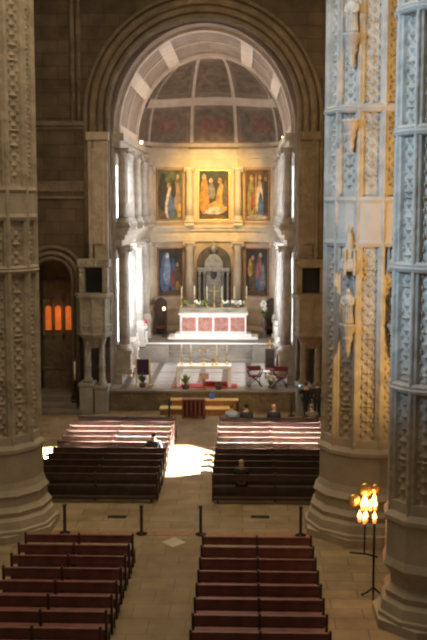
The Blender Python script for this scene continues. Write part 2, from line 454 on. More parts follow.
def pillar(label, x, y, r, n, rot, rings, plain, brad):
    t = thing('pillar', label, 'pillar', (x, y, 0))
    bm = nb(); loft(bm, [(section(r, n, rot), 2.8), (section(r, n, rot), 24)])
    w_ = 2 * pi / n; half = r * math.tan(w_ / 2)
    def boss(a, u, z, sw, sh, sd):               # a carved lozenge on the facet facing angle a
        nx, ny = cos(a), sin(a); ap = r * cos(w_ / 2) - .1
        def P(du, dz, dd): return bm.verts.new((nx * (ap + dd) - ny * (u + du), ny * (ap + dd) + nx * (u + du), z + dz))
        v = [P(-sw, 0, 0), P(0, -sh, 0), P(sw, 0, 0), P(0, sh, 0), P(0, 0, sd)]
        for k in range(4): bm.faces.new((v[k], v[(k + 1) % 4], v[4]))
    for i in range(n):
        a = rot + w_ * (i + .5)
        if sin(a) > .55: continue                # the far side is left plain
        z = 3.1; k = 0
        while z < 21:
            if not any(z0 - .15 < z < z1 + .15 for z0, z1 in plain):
                j = random.uniform(.8, 1.2)
                boss(a, 0, z, half * .34 * j, .13, .1)
                for sg_ in (-1, 1):
                    boss(a, sg_ * half * .4, z + .14, half * .16, .12, .08 * j)
                    if (k + i) % 5 == 0: boss(a, sg_ * half * .25, z, half * .22, .07, .11)
                if k % 7 == 3: boss(a, 0, z + .15, half * .5, .06, .12)
            z += .29; k += 1
    obj('shaft', bm, 'carved', t)
    for z0, z1 in plain:
        bm = nb(); lathe(bm, [(r + .02, z0), (r + .06, z0 + .1), (r + .02, z0 + .2), (r + .01, z1 - .2), (r + .06, z1 - .1), (r + .02, z1)], n=n * 3); obj('plain_drum', bm, 'pier', t)
    for z in rings:
        bm = nb(); lathe(bm, [(r, z), (r + .06, z + .03), (r + .1, z + .1), (r + .05, z + .14), (r + .07, z + .19), (r, z + .25)], n=n * 2)
        obj('ring_moulding', bm, 'pier', t)
    bm = nb()
    lathe(bm, [(brad, 0), (brad, .32), (brad - .06, .36), (brad - .1, .6), (brad - .2, .7), (brad - .16, .85), (brad - .3, 1.0), (brad - .3, 1.25), (brad - .24, 1.33), (r + .16, 1.5), (r + .1, 1.7), (r + .1, 2.55), (r + .15, 2.62), (r + .15, 2.72), (r + .04, 2.85), (r + .03, 3.1)], n=n)
    bm.transform(Matrix.Rotation(rot, 4, 'Z'))
    obj('base', bm, 'pier', t)
    bm = nb(); hprism(bm, [((brad + .12) * cos(2 * pi * (i + .5) / 8), (brad + .12) * sin(2 * pi * (i + .5) / 8)) for i in range(8)], 0, .22)
    obj('plinth', bm, 'pier', t)
    return t
PLf = pillar('broad carved stone pillar at the left edge, beside the left rear benches', -5.55, 30.5, 1.42, 12, .13, (8.0,), ((9.6, 10.6),), 1.93)
PMr = pillar('broad carved pillar right of the front benches, bluish left and golden right', 6.15, 30.6, 1.42, 12, .1, (12.7,), ((8.85, 10.3),), 1.95)
PNr = pillar('slim bluish stone pillar at the right edge, nearest to the viewer', 6.85, 23.6, 1.06, 10, .2, (5.7, 8.5, 11.6, 14.3), (), 1.33)

def statue(label, loc, rz, h=1.2, robe='silver2', group=None):
    t = thing('statue', label, 'statue', loc, rz, group); h *= .85
    bm = nb(); lathe(bm, [(.19, 0), (.2, .1), (.16, .35), (.15, .55), (.18, .72), (.2, .82), (.17, .92), (.07, .97), (.06, 1.0)], n=14, sy=.75)
    for s in (-1, 1): tube(bm, [(s * .18, 0, .88), (s * .21, -.06, .68), (s * .06, -.16, .62)], .05, 7, rads=[.06, .055, .04])
    for k in range(7):
        a = pi + pi * (k + .5) / 7; tube(bm, [(.2 * cos(a), .15 * sin(a), .01), (.15 * cos(a), .12 * sin(a), .6)], .018, 5)
    ball(bm, (0, -.01, 1.08), .085, .85, .95, 1.15)
    ball(bm, (0, -.09, 1.07), .02, 1, 1, 1.3, 6, 5)
    o = obj('figure', bm, robe, t, smooth=True); o.scale = (h / 1.2,) * 3
    return t
def corbel(p, ang, z, r, m_='pier'):
    """stone bracket and carved canopy on a pillar face"""
    bm = nb(); lathe(bm, [(.02, z - 1.0), (.08, z - .85), (.1, z - .6), (.16, z - .45), (.15, z - .35), (.24, z - .12), (.28, z - .05), (.28, z)], (r * cos(ang), r * sin(ang), 0), 12)
    obj('corbel', bm, m_, p)
def canopy(p, ang, z, r):
    bm = nb(); c = (r * cos(ang), r * sin(ang), 0)
    lathe(bm, [(.26, z), (.3, z + .08), (.28, z + .3), (.2, z + .38), (.2, z + .6), (.12, z + .68), (.1, z + .95), (.02, z + 1.3)], c, 10)
    for k in range(6):
        a = 2 * pi * k / 6; lathe(bm, [(.035, z - .12), (.05, z), (.04, z + .5), (.005, z + .7)], (c[0] + .27 * cos(a), c[1] + .27 * sin(a), 0), 6)
    obj('canopy', bm, 'carved', p)
def niche(p, px, py, r, ang, z, label, h=1.25):
    corbel(p, ang, z, r); canopy(p, ang, z + h + .3, r)
    statue(label, (px + (r) * cos(ang), py + (r) * sin(ang), z), ang + pi / 2, h)
a1, a2 = R(-122), R(-78)
niche(PMr, 6.15, 30.6, 1.56, a1, 6.6, 'stone saint on the lower left bracket of the pillar right of the benches')
niche(PMr, 6.15, 30.6, 1.56, R(-68), 6.6, 'stone saint on the lower right bracket of the pillar beside the bluish pillar')
niche(PMr, 6.15, 30.6, 1.56, a1, 14.9, 'stone saint at the top edge of the picture on the pillar right of the arch', 1.3)
corbel(PMr, a1, 12.5, 1.54, 'pink')

# ------------------------------------------------------------------ pulpits against the arch piers
def pulpit(label, x, s, stone):
    t = thing('pulpit', label, 'pulpit', (x, 48.1, 0))
    bm = nb(); box(bm, -.75, -.1, -.6, .5, 0, 1.35, .04); box(bm, -.8, -.05, -.65, .5, 1.35, 1.5, .03); box(bm, -.05, .6, -.4, .5, 0, 1.2, .04); box(bm, -.1, .66, -.45, .5, 1.2, 1.35, .03)
    obj('plinth', bm, 'greyplain', t)
    for cx, cy in ((-.42, -.2), (.28, -.1), (-.42, .3), (.28, .3)):
        bm = nb(); z = 1.5 if cx < 0 else 1.35
        lathe(bm, [(.2, z), (.2, z + .12), (.13, z + .2), (.12, 2.2), (.15, 2.3), (.12, 2.4), (.11, 3.3), (.16, 3.45), (.24, 3.68)], (cx, cy, 0), 12); obj('colonnette', bm, stone, t, smooth=True)
    bm = nb(); lathe(bm, [(.25, 3.2), (.4, 3.45), (.6, 3.66), (.82, 3.8), (.88, 3.9), (.8, 4.0), (.8, 4.25), (.84, 4.3), (.8, 4.4), (.8, 5.5), (.86, 5.6), (.95, 5.72), (.95, 5.85)], (-.05, 0, 0), 8)
    for k in range(8):
        a = 2 * pi * k / 8; lathe(bm, [(.07, 4.0), (.06, 4.3), (.06, 5.4), (.09, 5.6)], (-.05 + .8 * cos(a), .8 * sin(a), 0), 8)
    obj('basket', bm, stone, t)
    bm = nb()
    box(bm, -.78, -.5, -.1, .6, 5.85, 7.45, .03); box(bm, .35, .62, -.1, .6, 5.85, 7.45, .03); box(bm, -.78, .62, .45, .6, 5.85, 7.45); box(bm, -.85, .7, -.15, .6, 7.1, 7.5, .04)
    obj('hood', bm, stone, t)
    bm = nb(); box(bm, -.52, .37, .38, .44, 5.85, 7.1); obj('doorway', bm, 'black', t)  # near-black sheet paints in the shade inside the opening
    return t
pulpit('grey carved stone pulpit on the left of the arch, by the left front benches', -4.95, -1, 'grey')
pulpit('brown carved stone pulpit on the right of the arch, behind the standing visitors', 5.55, 1, 'carveddark')

# ------------------------------------------------------------------ retable columns
def column(label, x, y, z0, z1, r, ped=0, m_='marble', group=None):
    t = thing('column', label, 'column', (x, y, z0), 0, group)
    z = 0; H = z1 - z0
    if ped:
        bm = nb(); w = r * 1.4
        box(bm, -w, w, -w, w, 0, .25, .02); box(bm, -w * .85, w * .85, -w * .85, w * .85, .25, ped - .2, .02); box(bm, -w, w, -w, w, ped - .2, ped, .02)
        obj('pedestal', bm, m_, t); z = ped
    bm = nb(); lathe(bm, [(r * 1.4, z), (r * 1.4, z + .1), (r * 1.15, z + .14), (r * 1.3, z + .22), (r * 1.05, z + .3)], n=20); obj('base', bm, m_, t, smooth=True)
    bm = nb(); lathe(bm, [(r, z + .3), (r * 1.02, z + H * .35), (r * .86, H - .5), (r * .95, H - .46)], n=24); obj('shaft', bm, m_, t, smooth=True)
    bm = nb(); lathe(bm, [(r * .9, H - .46), (r * 1.0, H - .36), (r * 1.0, H - .3), (r * 1.35, H - .12)], n=20)
    box(bm, -r * 1.4, r * 1.4, -r * 1.4, r * 1.4, H - .12, H)
    for sx in (-1, 1):
        for sy in (-1, 1): ball(bm, (sx * r * 1.2, sy * r * 1.2, H - .22), r * .35, u=8, v=6)
    obj('capital', bm, m_, t)
    return t
pos = [('far left', -4.05, 64.05), ('left inner', -1.58, 65.35), ('right inner', 1.58, 65.35), ('far right', 4.05, 64.05)]
for nm, x, y in pos:
    column('cream %s column of the lower tier behind the high altar' % nm, AX + x, y, PZ + .0, 7.75, .29, 1.45)
    column('golden-lit %s column of the upper tier, beside the upper paintings' % nm, AX + x, y + .05, 8.8, 12.55, .24, .35)
for s, nm in ((-1, 'left'), (1, 'right')):
    for k, (y, w) in enumerate(((50.85, 'nearest the arch'), (53.9, 'between the tall bright windows'), (57.6, 'beside the altar steps'), (61.4, 'nearest the altar'))):
        xx = AX + s * (HW - .36)
        column('lower marble column on the %s chancel wall, %s' % (nm, w), xx, y, FZ + .5 if y < 57 else PZ, 8.05, .3, 1.2, 'sidemarble')
        column('upper marble column on the %s chancel wall, %s' % (nm, w), xx, y, 8.8, 12.95, .25, .35, 'sidemarble')

# ------------------------------------------------------------------ paintings
paintcols = {}
def pc(c):
    if c not in paintcols: paintcols[c] = mat('paint_%d' % len(paintcols), tuple(.75 * q for q in c), .6, .55, 3.0)
    return paintcols[c]
DK, BR, BL, GO, RD, WH, GN, OR, GY = (.035, .028, .02), (.13, .075, .035), (.08, .13, .24), (.5, .3, .07), (.3, .06, .03), (.6, .5, .4), (.1, .12, .05), (.55, .22, .04), (.2, .19, .17)
def painting(label, x, y, z, w, h, rz, figs, ground, frame='gold'):
    t = thing('painting', label, 'painting', (x, y, z), rz, 'altarpiece paintings')
    bm = nb(); f = .07
    box(bm, -w / 2 - f, -w / 2, -.12, 0, -f, h + f, .02); box(bm, w / 2, w / 2 + f, -.12, 0, -f, h + f, .02)
    box(bm, -w / 2, w / 2, -.12, 0, -f, 0, .02); box(bm, -w / 2, w / 2, -.12, 0, h, h + f, .02)
    obj('frame', bm, frame, t)
    bm = nb(); box(bm, -w / 2, w / 2, -.05, 0, 0, h)
    mats = [pc(ground)]
    d = -.051
    for (cx, cz, rx, rzz, c, tl) in figs:        # robed figure shapes, flat on the canvas
        d -= .0015
        vs = [bm.verts.new((w * (cx + (rx * cos(a) * (1 - .35 * sin(a)) + tl * sin(a) * rzz)), d, h * (cz + rzz * sin(a)))) for a in [2 * pi * k / 14 for k in range(14)]]
        fa = bm.faces.new(vs)
        p = pc(c)
        if p not in mats: mats.append(p)
        fa.material_index = mats.index(p)
    o = obj('canvas', bm, mats, t)
    return t
aL, aR = atan2(1.45, 2.57), -atan2(1.45, 2.57)
lx, ly, rx_, ry = AX - 2.86, 65.22, AX + 2.86, 65.22
fl = [(-.28, .55, .2, .4, DK, 0), (-.02, .35, .16, .34, WH, .1), (.05, .3, .14, .3, BL, .05), (-.05, .7, .06, .05, (.5, .32, .2), 0), (.3, .5, .12, .36, (.32, .2, .14), -.05), (.32, .88, .06, .05, (.5, .32, .2), 0), (.15, .62, .1, .18, DK, 0), (.38, .2, .08, .16, GO, 0), (-.3, .1, .15, .08, BR, 0)]
painting('upper left painting of robed figures behind the altar, one in white', lx, ly, 9.2, 1.75, 3.15, aL, fl, GN, 'brown')
fc = [(-.32, .5, .16, .4, OR, 0), (-.33, .88, .07, .06, (.55, .33, .18), 0), (.1, .25, .34, .14, GO, .25), (.02, .18, .3, .08, WH, .2), (.22, .5, .14, .26, GO, .1), (.2, .8, .07, .06, (.55, .33, .18), 0), (-.08, .6, .12, .18, GY, -.1), (-.1, .8, .06, .05, (.5, .32, .2), 0), (.38, .55, .09, .3, BR, 0), (0, .06, .4, .05, BR, 0)]
painting('upper middle painting with golden robed figures in a gilt frame', AX, 65.95, 9.2, 1.95, 3.15, 0, fc, DK)
fr = [(-.28, .45, .16, .4, (.24, .22, .08), 0), (-.26, .86, .07, .06, (.55, .33, .18), 0), (-.22, .38, .08, .2, RD, 0), (.1, .45, .14, .38, WH, -.03), (.14, .3, .12, .26, BL, 0), (.1, .85, .06, .05, (.5, .32, .2), 0), (-.06, .5, .03, .48, GO, 0), (.36, .5, .11, .38, DK, 0), (0, .05, .45, .05, (.4, .34, .26), 0), (.35, .82, .06, .05, (.4, .24, .15), 0)]
painting('upper right painting with three tall standing robed figures', rx_, ry, 9.2, 1.7, 3.15, aR, fr, BR, 'brown')
f4 = [(-.2, .5, .22, .45, BL, 0), (-.12, .55, .15, .32, (.25, .33, .45), .05), (.12, .45, .13, .38, BL, -.05), (-.12, .86, .07, .06, WH, 0), (.1, .38, .08, .2, RD, 0), (.32, .35, .14, .28, BR, 0), (.3, .66, .06, .05, (.4, .24, .15), 0), (.05, .06, .4, .06, BR, 0), (.3, .2, .08, .1, GO, 0)]
painting('lower left painting, bluish robed figures, left of the dark tabernacle', lx, ly, 4.25, 1.7, 3.05, aL, f4, DK, 'brown')
f5 = [(.1, .5, .16, .4, (.35, .14, .12), 0), (.15, .86, .08, .06, (.5, .32, .2), 0), (-.2, .42, .16, .36, BR, .05), (-.2, .8, .07, .06, (.4, .24, .15), 0), (.28, .4, .1, .3, GY, 0), (.05, .25, .1, .18, BL, 0), (-.05, .07, .4, .06, BR, 0), (-.32, .6, .1, .2, GO, 0)]
painting('lower right painting, dark reddish robed figures, right of the dark tabernacle', rx_, ry, 4.25, 1.6, 3.05, aR, f5, DK, 'brown')
# marble panels round the upper paintings (part of the retable wall)
bm = nb()
for x, w in ((AX, 1.2),):
    box(bm, x - 1.3, x - .98 - .13, 65.85, 65.97, 8.95, 12.5, .02); box(bm, x + .98 + .13, x + 1.3, 65.85, 65.97, 8.95, 12.5, .02); box(bm, x - 1.3, x + 1.3, 65.87, 65.97, 12.43, 12.55, .02)
struct('trim_20', bm, 'marble')
bm = nb()                                        # tiled plain dado panels behind the altar
for x, y, a, w in ((lx, ly, aL, 1.9), (rx_, ry, aR, 1.9)):
    q = nb(); box(q, -w / 2, w / 2, -.08, 0, 2.35, 3.3, .02)
    q.transform(Matrix.Translation((x, y, 0)) @ Matrix.Rotation(a, 4, 'Z'))
    me = bpy.data.meshes.new('t'); q.to_mesh(me); q.free(); bm.from_mesh(me); bpy.data.meshes.remove(me)
struct('trim_21', bm, 'pink')

# dark tabernacle in the middle bay
t = thing('tabernacle', 'dark silver arched tabernacle in the middle bay above the altar candlesticks', 'tabernacle', (AX, 65.6, PZ))
bm = nb(); pts = [(-1.12, 0), (1.12, 0), (1.12, 4.4)] + [(1.12 * cos(a), 4.4 + 1.1 * sin(a)) for a in [pi * k / 14 for k in range(1, 14)]] + [(-1.12, 4.4)]
prism(bm, pts, .12, .34); obj('niche_back', bm, 'niche', t)
bm = nb(); box(bm, -1.1, 1.1, -.6, .12, 0, 1.5, .04); box(bm, -1.1, 1.1, -.5, .12, 1.5, 1.75, .03); obj('base', bm, 'silver', t)
for x in (-.93, -.6, .6, .93):
    bm = nb(); lathe(bm, [(.13, 1.75), (.13, 1.85), (.09, 1.95), (.08, 3.6), (.14, 3.85)], (x, -.25, 0), 12); obj('colonnette', bm, 'silver', t, smooth=True)
bm = nb(); box(bm, -.5, .5, -.2, .12, 1.75, 4.3, .04); obj('door_panel', bm, 'silver', t)
bm = nb(); ball(bm, (0, -.2, 3.7), .26, .8, .35, 1.4); obj('oval_medallion', bm, 'niche', t, smooth=True)
bm = nb(); box(bm, -1.08, 1.08, -.42, .12, 3.85, 4.1, .03)
prism(bm, [(-.6, 4.1), (.6, 4.1), (.6, 4.5), (.3, 4.9), (0, 5.05), (-.3, 4.9), (-.6, 4.5)], -.3, .12); obj('pediment', bm, 'silver', t)
bm = nb(); lathe(bm, [(.12, 5.05), (.2, 5.15), (.3, 5.35), (.22, 5.55), (.08, 5.65), (.1, 5.75), (.02, 5.9)], (0, -.1, 0), 12); obj('finial', bm, 'silver', t, smooth=True)

# ------------------------------------------------------------------ high altar
t = thing('high_altar', 'white high altar with four pink square panels on white steps', 'altar', (AX + .1, 61.5, PZ))
bm = nb(); box(bm, -2.75, 2.75, -.95, .9, 0, .14, .02); box(bm, -2.35, 2.35, -.6, .9, .14, .3, .02); obj('plinth', bm, 'white', t)
bm = nb(); box(bm, -2.05, 2.05, -.2, .75, .3, 1.42, .01); obj('body', bm, 'white', t)
for k in range(4):
    x = -1.5 + k
    bm = nb(); box(bm, x - .43, x + .43, -.235, -.2, .42, 1.28, .015); p = obj('front_panel', bm, 'redmarble', t)
    bm = nb()
    pts = [(x + .2 * cos(a), -.24, .85 + .2 * sin(a)) for a in [2 * pi * i / 20 for i in range(21)]]
    tube(bm, pts, .03, 6); ball(bm, (x, -.24, .85), .1, 1, .3, 1); obj('roundel', bm, 'pink', p)
bm = nb(); box(bm, -2.15, 2.15, -.3, .8, 1.42, 1.54, .02); obj('top_slab', bm, 'white', t)
bm = nb(); box(bm, -2.1, 2.1, .35, .8, 1.54, 1.84, .02); obj('rear_shelf', bm, 'grey', t)
AT = PZ + 1.84

def candlestick(label, loc, hs, hc, group, m_='brass'):
    t = thing('candlestick', label, 'candlestick', loc, 0, group)
    bm = nb(); k = hs
    lathe(bm, [(.11, 0), (.11, .03), (.06, .07 * k / .4), (.03, .12 * k / .4), (.05, .17 * k / .4), (.028, .22 * k / .4), (.028, .3 * k / .4), (.05, .34 * k / .4), (.03, .37 * k / .4), (.075, k)], n=12); obj('stem', bm, m_, t, smooth=True)
    bm = nb(); lathe(bm, [(.035, hs), (.033, hs + hc), (.008, hs + hc + .015)], n=10); obj('candle', bm, 'wax', t, smooth=True)
    return t
def cross(label, loc, h, w, m_='brass', r=.025):
    t = thing('altar_cross', label, 'cross', loc)
    bm = nb(); lathe(bm, [(.14, 0), (.14, .03), (.05, .1), (.03, h * .3), (.06, h * .33), (.025, h * .36)], n=12); obj('foot', bm, m_, t, smooth=True)
    bm = nb(); box(bm, -r, r, -r * .7, r * .7, h * .36, h, .008); box(bm, -w / 2, w / 2, -r * .7, r * .7, h * .75, h * .75 + 2 * r, .008)
    for p in ((0, 0, h), (-w / 2, 0, h * .75 + r), (w / 2, 0, h * .75 + r)): ball(bm, p, r * 1.6, u=8, v=6)
    obj('cross_bars', bm, m_, t)
    return t
nms = ['leftmost', 'second from left', 'third from left, just left of the cross', 'fourth from left, just right of the cross', 'fifth from left', 'rightmost']
for x, n in zip((-2.0, -1.2, -.42, .52, 1.3, 2.05), nms):
    candlestick('tall candlestick on the high altar, %s' % n, (AX + .1 + x, 62.1, AT), .55, .75, 'six candlesticks on the high altar')
cross('thin golden cross among the high altar candlesticks', (AX + .15, 62.1, AT), 1.3, .55)
def bouquet(label, loc, fl_, w, n=16, h=.3, pot=None):
    t = thing('flower_arrangement', label, 'flowers', loc, 0)
    bm = nb(); lathe(bm, [(.06, 0), (.1, .05), (.1, .12)], n=10, sx=1.3); obj('vase', bm, pot or 'pot', t, smooth=True)
    bm = nb()
    for k in range(n * 2):
        a = random.uniform(0, 2 * pi); l = random.uniform(.4, 1) * h; dx = w * random.uniform(-1, 1); dy = random.uniform(-.07, .07)
        p = Vector((dx * .3, dy * .3, .1)); q = Vector((dx, dy, .1 + l)); sd = Vector((cos(a), sin(a), 0)) * .035
        m1 = (p + q) / 2
        vs = [bm.verts.new(v) for v in (p, m1 + sd, q, m1 - sd)]
        bm.faces.new(vs)
    o = obj('foliage', bm, 'leaf', t)
    for k in range(max(8, n * 2 // 3)):
        bm = nb(); ball(bm, (w * random.uniform(-1, 1), random.uniform(-.1, .06), .12 + random.uniform(.3, 1) * h), random.uniform(.05, .075), u=7, v=5)
        obj('bloom', bm, fl_, t, smooth=True)
    return t
for x, n, f_ in ((-1.72, 'at the left end of the high altar', 'leafpale'), (-1.0, 'between the first candlesticks on the left of the altar', 'flower'), (-.55, 'left of the golden cross on the altar', 'leafpale'), (.75, 'right of the golden cross on the altar', 'flower'), (1.28, 'right half of the altar, the whitest', 'flower'), (1.75, 'at the right end of the high altar', 'flower')):
    bouquet('low flowers and greenery %s' % n, (AX + .1 + x, 61.93, AT), f_, .19)

# ------------------------------------------------------------------ front communion table
TX, TY = AX + .02, 49.75
TH_ = 1.08
t = thing('altar_table', 'white front altar table with open front on red carpet', 'altar table', (TX, TY, FZ + .03))
bm = nb(); box(bm, -1.36, 1.36, -.45, .45, TH_ - .14, TH_, .015); obj('top', bm, 'cloth', t)
for s in (-1, 1):
    bm = nb(); box(bm, s * 1.36 - (.16 if s > 0 else 0), s * 1.36 + (.16 if s < 0 else 0), -.42, .42, 0, TH_ - .14, .015); obj('leg', bm, 'white', t)
tag(obj('carpet', box(nb(), -1.55, 1.65, -.28, .9, 0, .028, .008), 'carpet', None, (TX, TY - .2, FZ + .001)), 'red carpet under the white front altar table', 'carpet')
bm = nb(); box(bm, -.05, 1.15, -.1, .1, 0, .22, .04)
tag(obj('red_cushion', bm, 'carpet', None, (TX, TY + .1, FZ + .03)), 'long red cushion on the carpet under the front table', 'cushion')
TZ = FZ + .03 + TH_
for x, n in ((-1.15, 'leftmost'), (-.68, 'left of the small cross'), (.62, 'right of the small cross'), (1.13, 'rightmost')):
    candlestick('brass candlestick with white candle on the front table, %s' % n, (TX + x, TY + .12, TZ), .45, .55, 'four candlesticks on the front table')
cross('small brass cross in the middle of the white front table', (TX - .03, TY + .1, TZ), .9, .4)
t = thing('chalice', 'small dark golden chalice on the front table beside a candlestick', 'chalice', (TX + .42, TY - .12, TZ))
bm = nb(); lathe(bm, [(.1, 0), (.1, .02), (.03, .06), (.04, .12), (.03, .16)], n=12); obj('stem', bm, 'brass', t, smooth=True)
bm = nb(); lathe(bm, [(.03, .16), (.1, .22), (.11, .34)], n=12); obj('cup', bm, 'brown', t, smooth=True)

def plant(label, loc, r, h, m_='leaf', pot=True):
    t = thing('potted_plant', label, 'plant', loc)
    bm = nb(); lathe(bm, [(r * .45, 0), (r * .6, .2), (r * .62, .22), (r * .5, .21)], n=12); obj('pot', bm, 'pot', t, smooth=True)
    bm = nb()
    for k in range(60):
        a = random.uniform(0, 2 * pi); e = random.uniform(.2, 1); p = Vector((0, 0, .2)); q = Vector((r * cos(a) * random.uniform(.3, 1), r * sin(a) * random.uniform(.3, 1), .2 + h * e))
        md = (p + q) / 2 + Vector((0, 0, .06)); sd = Vector((-sin(a), cos(a), 0)) * .04
        bm.faces.new([bm.verts.new(v) for v in (p, md + sd, q, md - sd)])
    obj('foliage', bm, m_, t)
    return t
plant('yellow-green leafy plant before the left end of the front table', (TX - .9, TY - .8, FZ + .013), .32, .65, 'leafpale')
plant('low dark green plant right of the wooden stand before the front table', (TX + .75, TY - .85, FZ + .013), .3, .22)

t = thing('lectern', 'small warm brown wooden lectern at the chancel edge before the front table', 'lectern', (TX + .02, TY - .95, FZ + .013))
bm = nb(); box(bm, -.16, .16, -.12, .12, 0, .06, .01); lathe(bm, [(.07, .06), (.05, .2), (.08, .35), (.06, .55)], n=10); obj('stand', bm, 'brown', t)
bm = nb(); box(bm, -.24, .24, -.02, .02, -.16, .16, .01); bm.transform(Matrix.Translation((0, 0, .66)) @ Matrix.Rotation(R(-35), 4, 'X')); obj('desk', bm, 'brown', t)

# wooden steps in front of the chancel
t = thing('wooden_steps', 'lit wooden double step leading up to the chancel', 'steps', (AX, 47.9, 0))
for nm_, x0, x1, y0, y1, z in (('lower_step', -2.05, 1.35, -.6, .1, .36), ('upper_step', -1.6, 1.75, .0, .48, .68)):
    bm = nb(); box(bm, x0, x1, y0, y1, z - .07, z, .012); p = obj(nm_, bm, 'oak', t)
    bm = nb(); box(bm, x0 + .05, x1 - .05, y0 + .1, y0 + .15, 0, z - .07); box(bm, x0 + .05, x0 + .1, y0 + .1, y1 - .02, 0, z - .07); box(bm, x1 - .1, x1 - .05, y0 + .1, y1 - .02, 0, z - .07); obj('riser', bm, 'brown', p)
# reddish kneeler/table before the steps
t = thing('kneeling_desk', 'dark reddish slatted desk standing before the wooden steps', 'kneeler', (-.02 + AX - .35, 46.8, 0))
bm = nb(); box(bm, -.55, .55, -.25, .25, .88, .95, .01); obj('top', bm, 'redwood', t)
for k in range(6):
    bm = nb(); x = -.5 + k * .2; box(bm, x - .05, x + .05, -.22, -.17, .1, .88, .008); obj('slat', bm, 'redwood', t)
bm = nb(); box(bm, -.55, .55, .15, .2, .05, .88, .01); obj('back_panel', bm, 'redcloth', t)
for sx in (-1, 1):
    for sy in (-1, 1):
        bm = nb(); box(bm, sx * .5 - .04, sx * .5 + .04, sy * .2 - .03, sy * .2 + .03, 0, .88, .006); obj('leg', bm, 'redwood', t)
bm = nb(); box(bm, -.13, .13, -.08, .08, 0, .24, .03); ob = obj('bag', bm, 'blueplastic', None, (AX + .45, 48.15, .681)); tag(ob, 'small blue bag on the upper wooden step', 'bag')
bm = nb(); tube(bm, [(-.07, 0, .23), (-.05, 0, .33), (.05, 0, .33), (.07, 0, .23)], .012, 6); obj('handle', bm, 'blueplastic', ob)

# ------------------------------------------------------------------ chancel furniture
def xchair(label, loc, rz):
    t = thing('folding_chair', label, 'chair', loc, rz, 'X-shaped chairs right of the front table')
    for y in (-.24, .24):
        bm = nb()
        tube(bm, [(-.34, y, 0), (-.22, y, .22), (.05, y, .42), (.3, y, .62), (.36, y, .85)], .03, 6)
        tube(bm, [(.34, y, 0), (.22, y, .22), (-.05, y, .42), (-.3, y, .62), (-.36, y, .85)], .03, 6); obj('crossed_legs', bm, 'wooddark', t, smooth=True)
    bm = nb(); box(bm, -.3, .3, -.24, .24, .5, .57, .02); obj('seat', bm, 'redcloth', t)
    bm = nb(); box(bm, -.36, .36, .22, .27, .75, 1.0, .015); obj('backrest', bm, 'redcloth', t)
    for s in (-1, 1):
        bm = nb(); box(bm, s * .36 - .035, s * .36 + .035, -.3, .28, .84, .89, .01); obj('armrest', bm, 'wooddark', t)
    return t
def px2(x, Y): return 2.3 + (x - 245) / 1000 * Y
xchair('dark red X-shaped chair just right of the front table', (px2(255, 49.9), 49.9, FZ + .002), .15)
xchair('dark red X-shaped chair nearest the right chancel wall', (4.1, 49.75, FZ + .002), -.1)
def highchair(label, loc, ccross):
    t = thing('high_back_chair', label, 'chair', loc, 0, 'tall dark chairs in the chancel')
    bm = nb(); box(bm, -.25, .25, -.28, .28, .42, .5, .02); obj('seat', bm, 'redcloth', t)
    bm = nb(); box(bm, -.25, .25, .24, .3, .5, 1.55, .02); obj('backrest', bm, 'wooddark', t)
    for sx in (-1, 1):
        for sy in (-1, 1):
            bm = nb(); box(bm, sx * .22 - .03, sx * .22 + .03, sy * .25 - .03, sy * .25 + .03, 0, .42); obj('leg', bm, 'wooddark', t)
        bm = nb(); box(bm, sx * .25 - .03, sx * .25 + .03, -.26, .26, .7, .75, .01); obj('armrest', bm, 'wooddark', t)
    if ccross:
        bm = nb(); box(bm, -.035, .035, .25, .29, 1.55, 2.0, .008); box(bm, -.2, .2, .25, .29, 1.75, 1.82, .008); obj('crest_cross', bm, 'gold', t)
    return t
highchair('tall dark chair topped by a golden cross, behind the X-shaped chairs', (px2(270.5, 52.3), 52.3, FZ + .002), True)
highchair('tall dark chair without a cross, nearer the right chancel wall', (px2(282, 53.0), 53.0, FZ + .002), False)
bouquet('tall white flowers with greenery on the floor between X-shaped chairs', (px2(271.5, 49.3), 49.3, FZ + .013), 'flower', .2, 20, .6)
# side table between them
t = thing('side_table', 'small wooden side table between the two X-shaped chairs', 'table', (px2(265, 51), 51, FZ + .002))
bm = nb(); box(bm, -.28, .28, -.2, .2, .55, .6, .01); obj('top', bm, 'cloth', t)
for sx in (-1, 1):
    for sy in (-1, 1):
        bm = nb(); box(bm, sx * .24 - .02, sx * .24 + .02, sy * .16 - .02, sy * .16 + .02, 0, .55); obj('leg', bm, 'wooddark', t)
# draped reading stand on the left
t = thing('reading_stand', 'gilt reading stand draped in dark purple, left side of the chancel', 'lectern', (px2(142, 49.9), 49.9, FZ + .002))
bm = nb()
for s in (-1, 1): box(bm, s * .34 - .035, s * .34 + .035, -.05, .05, 0, 1.35, .01)
box(bm, -.34, .34, -.04, .04, 1.28, 1.35, .01); box(bm, -.42, -.26, -.25, .25, 0, .06, .01); box(bm, .26, .42, -.25, .25, 0, .06, .01); obj('frame', bm, 'gold', t)
bm = nb(); box(bm, -.3, .3, -.075, -.04, .55, 1.36, .01); obj('drape', bm, 'purple', t)
plant('dark green plant at the foot of the purple-draped reading stand', (px2(141.5, 49.4), 49.35, FZ + .013), .3, .6)
plant('low dark green plant behind the purple-draped reading stand', (-3.1, 51.6, FZ + .002), .3, .75)
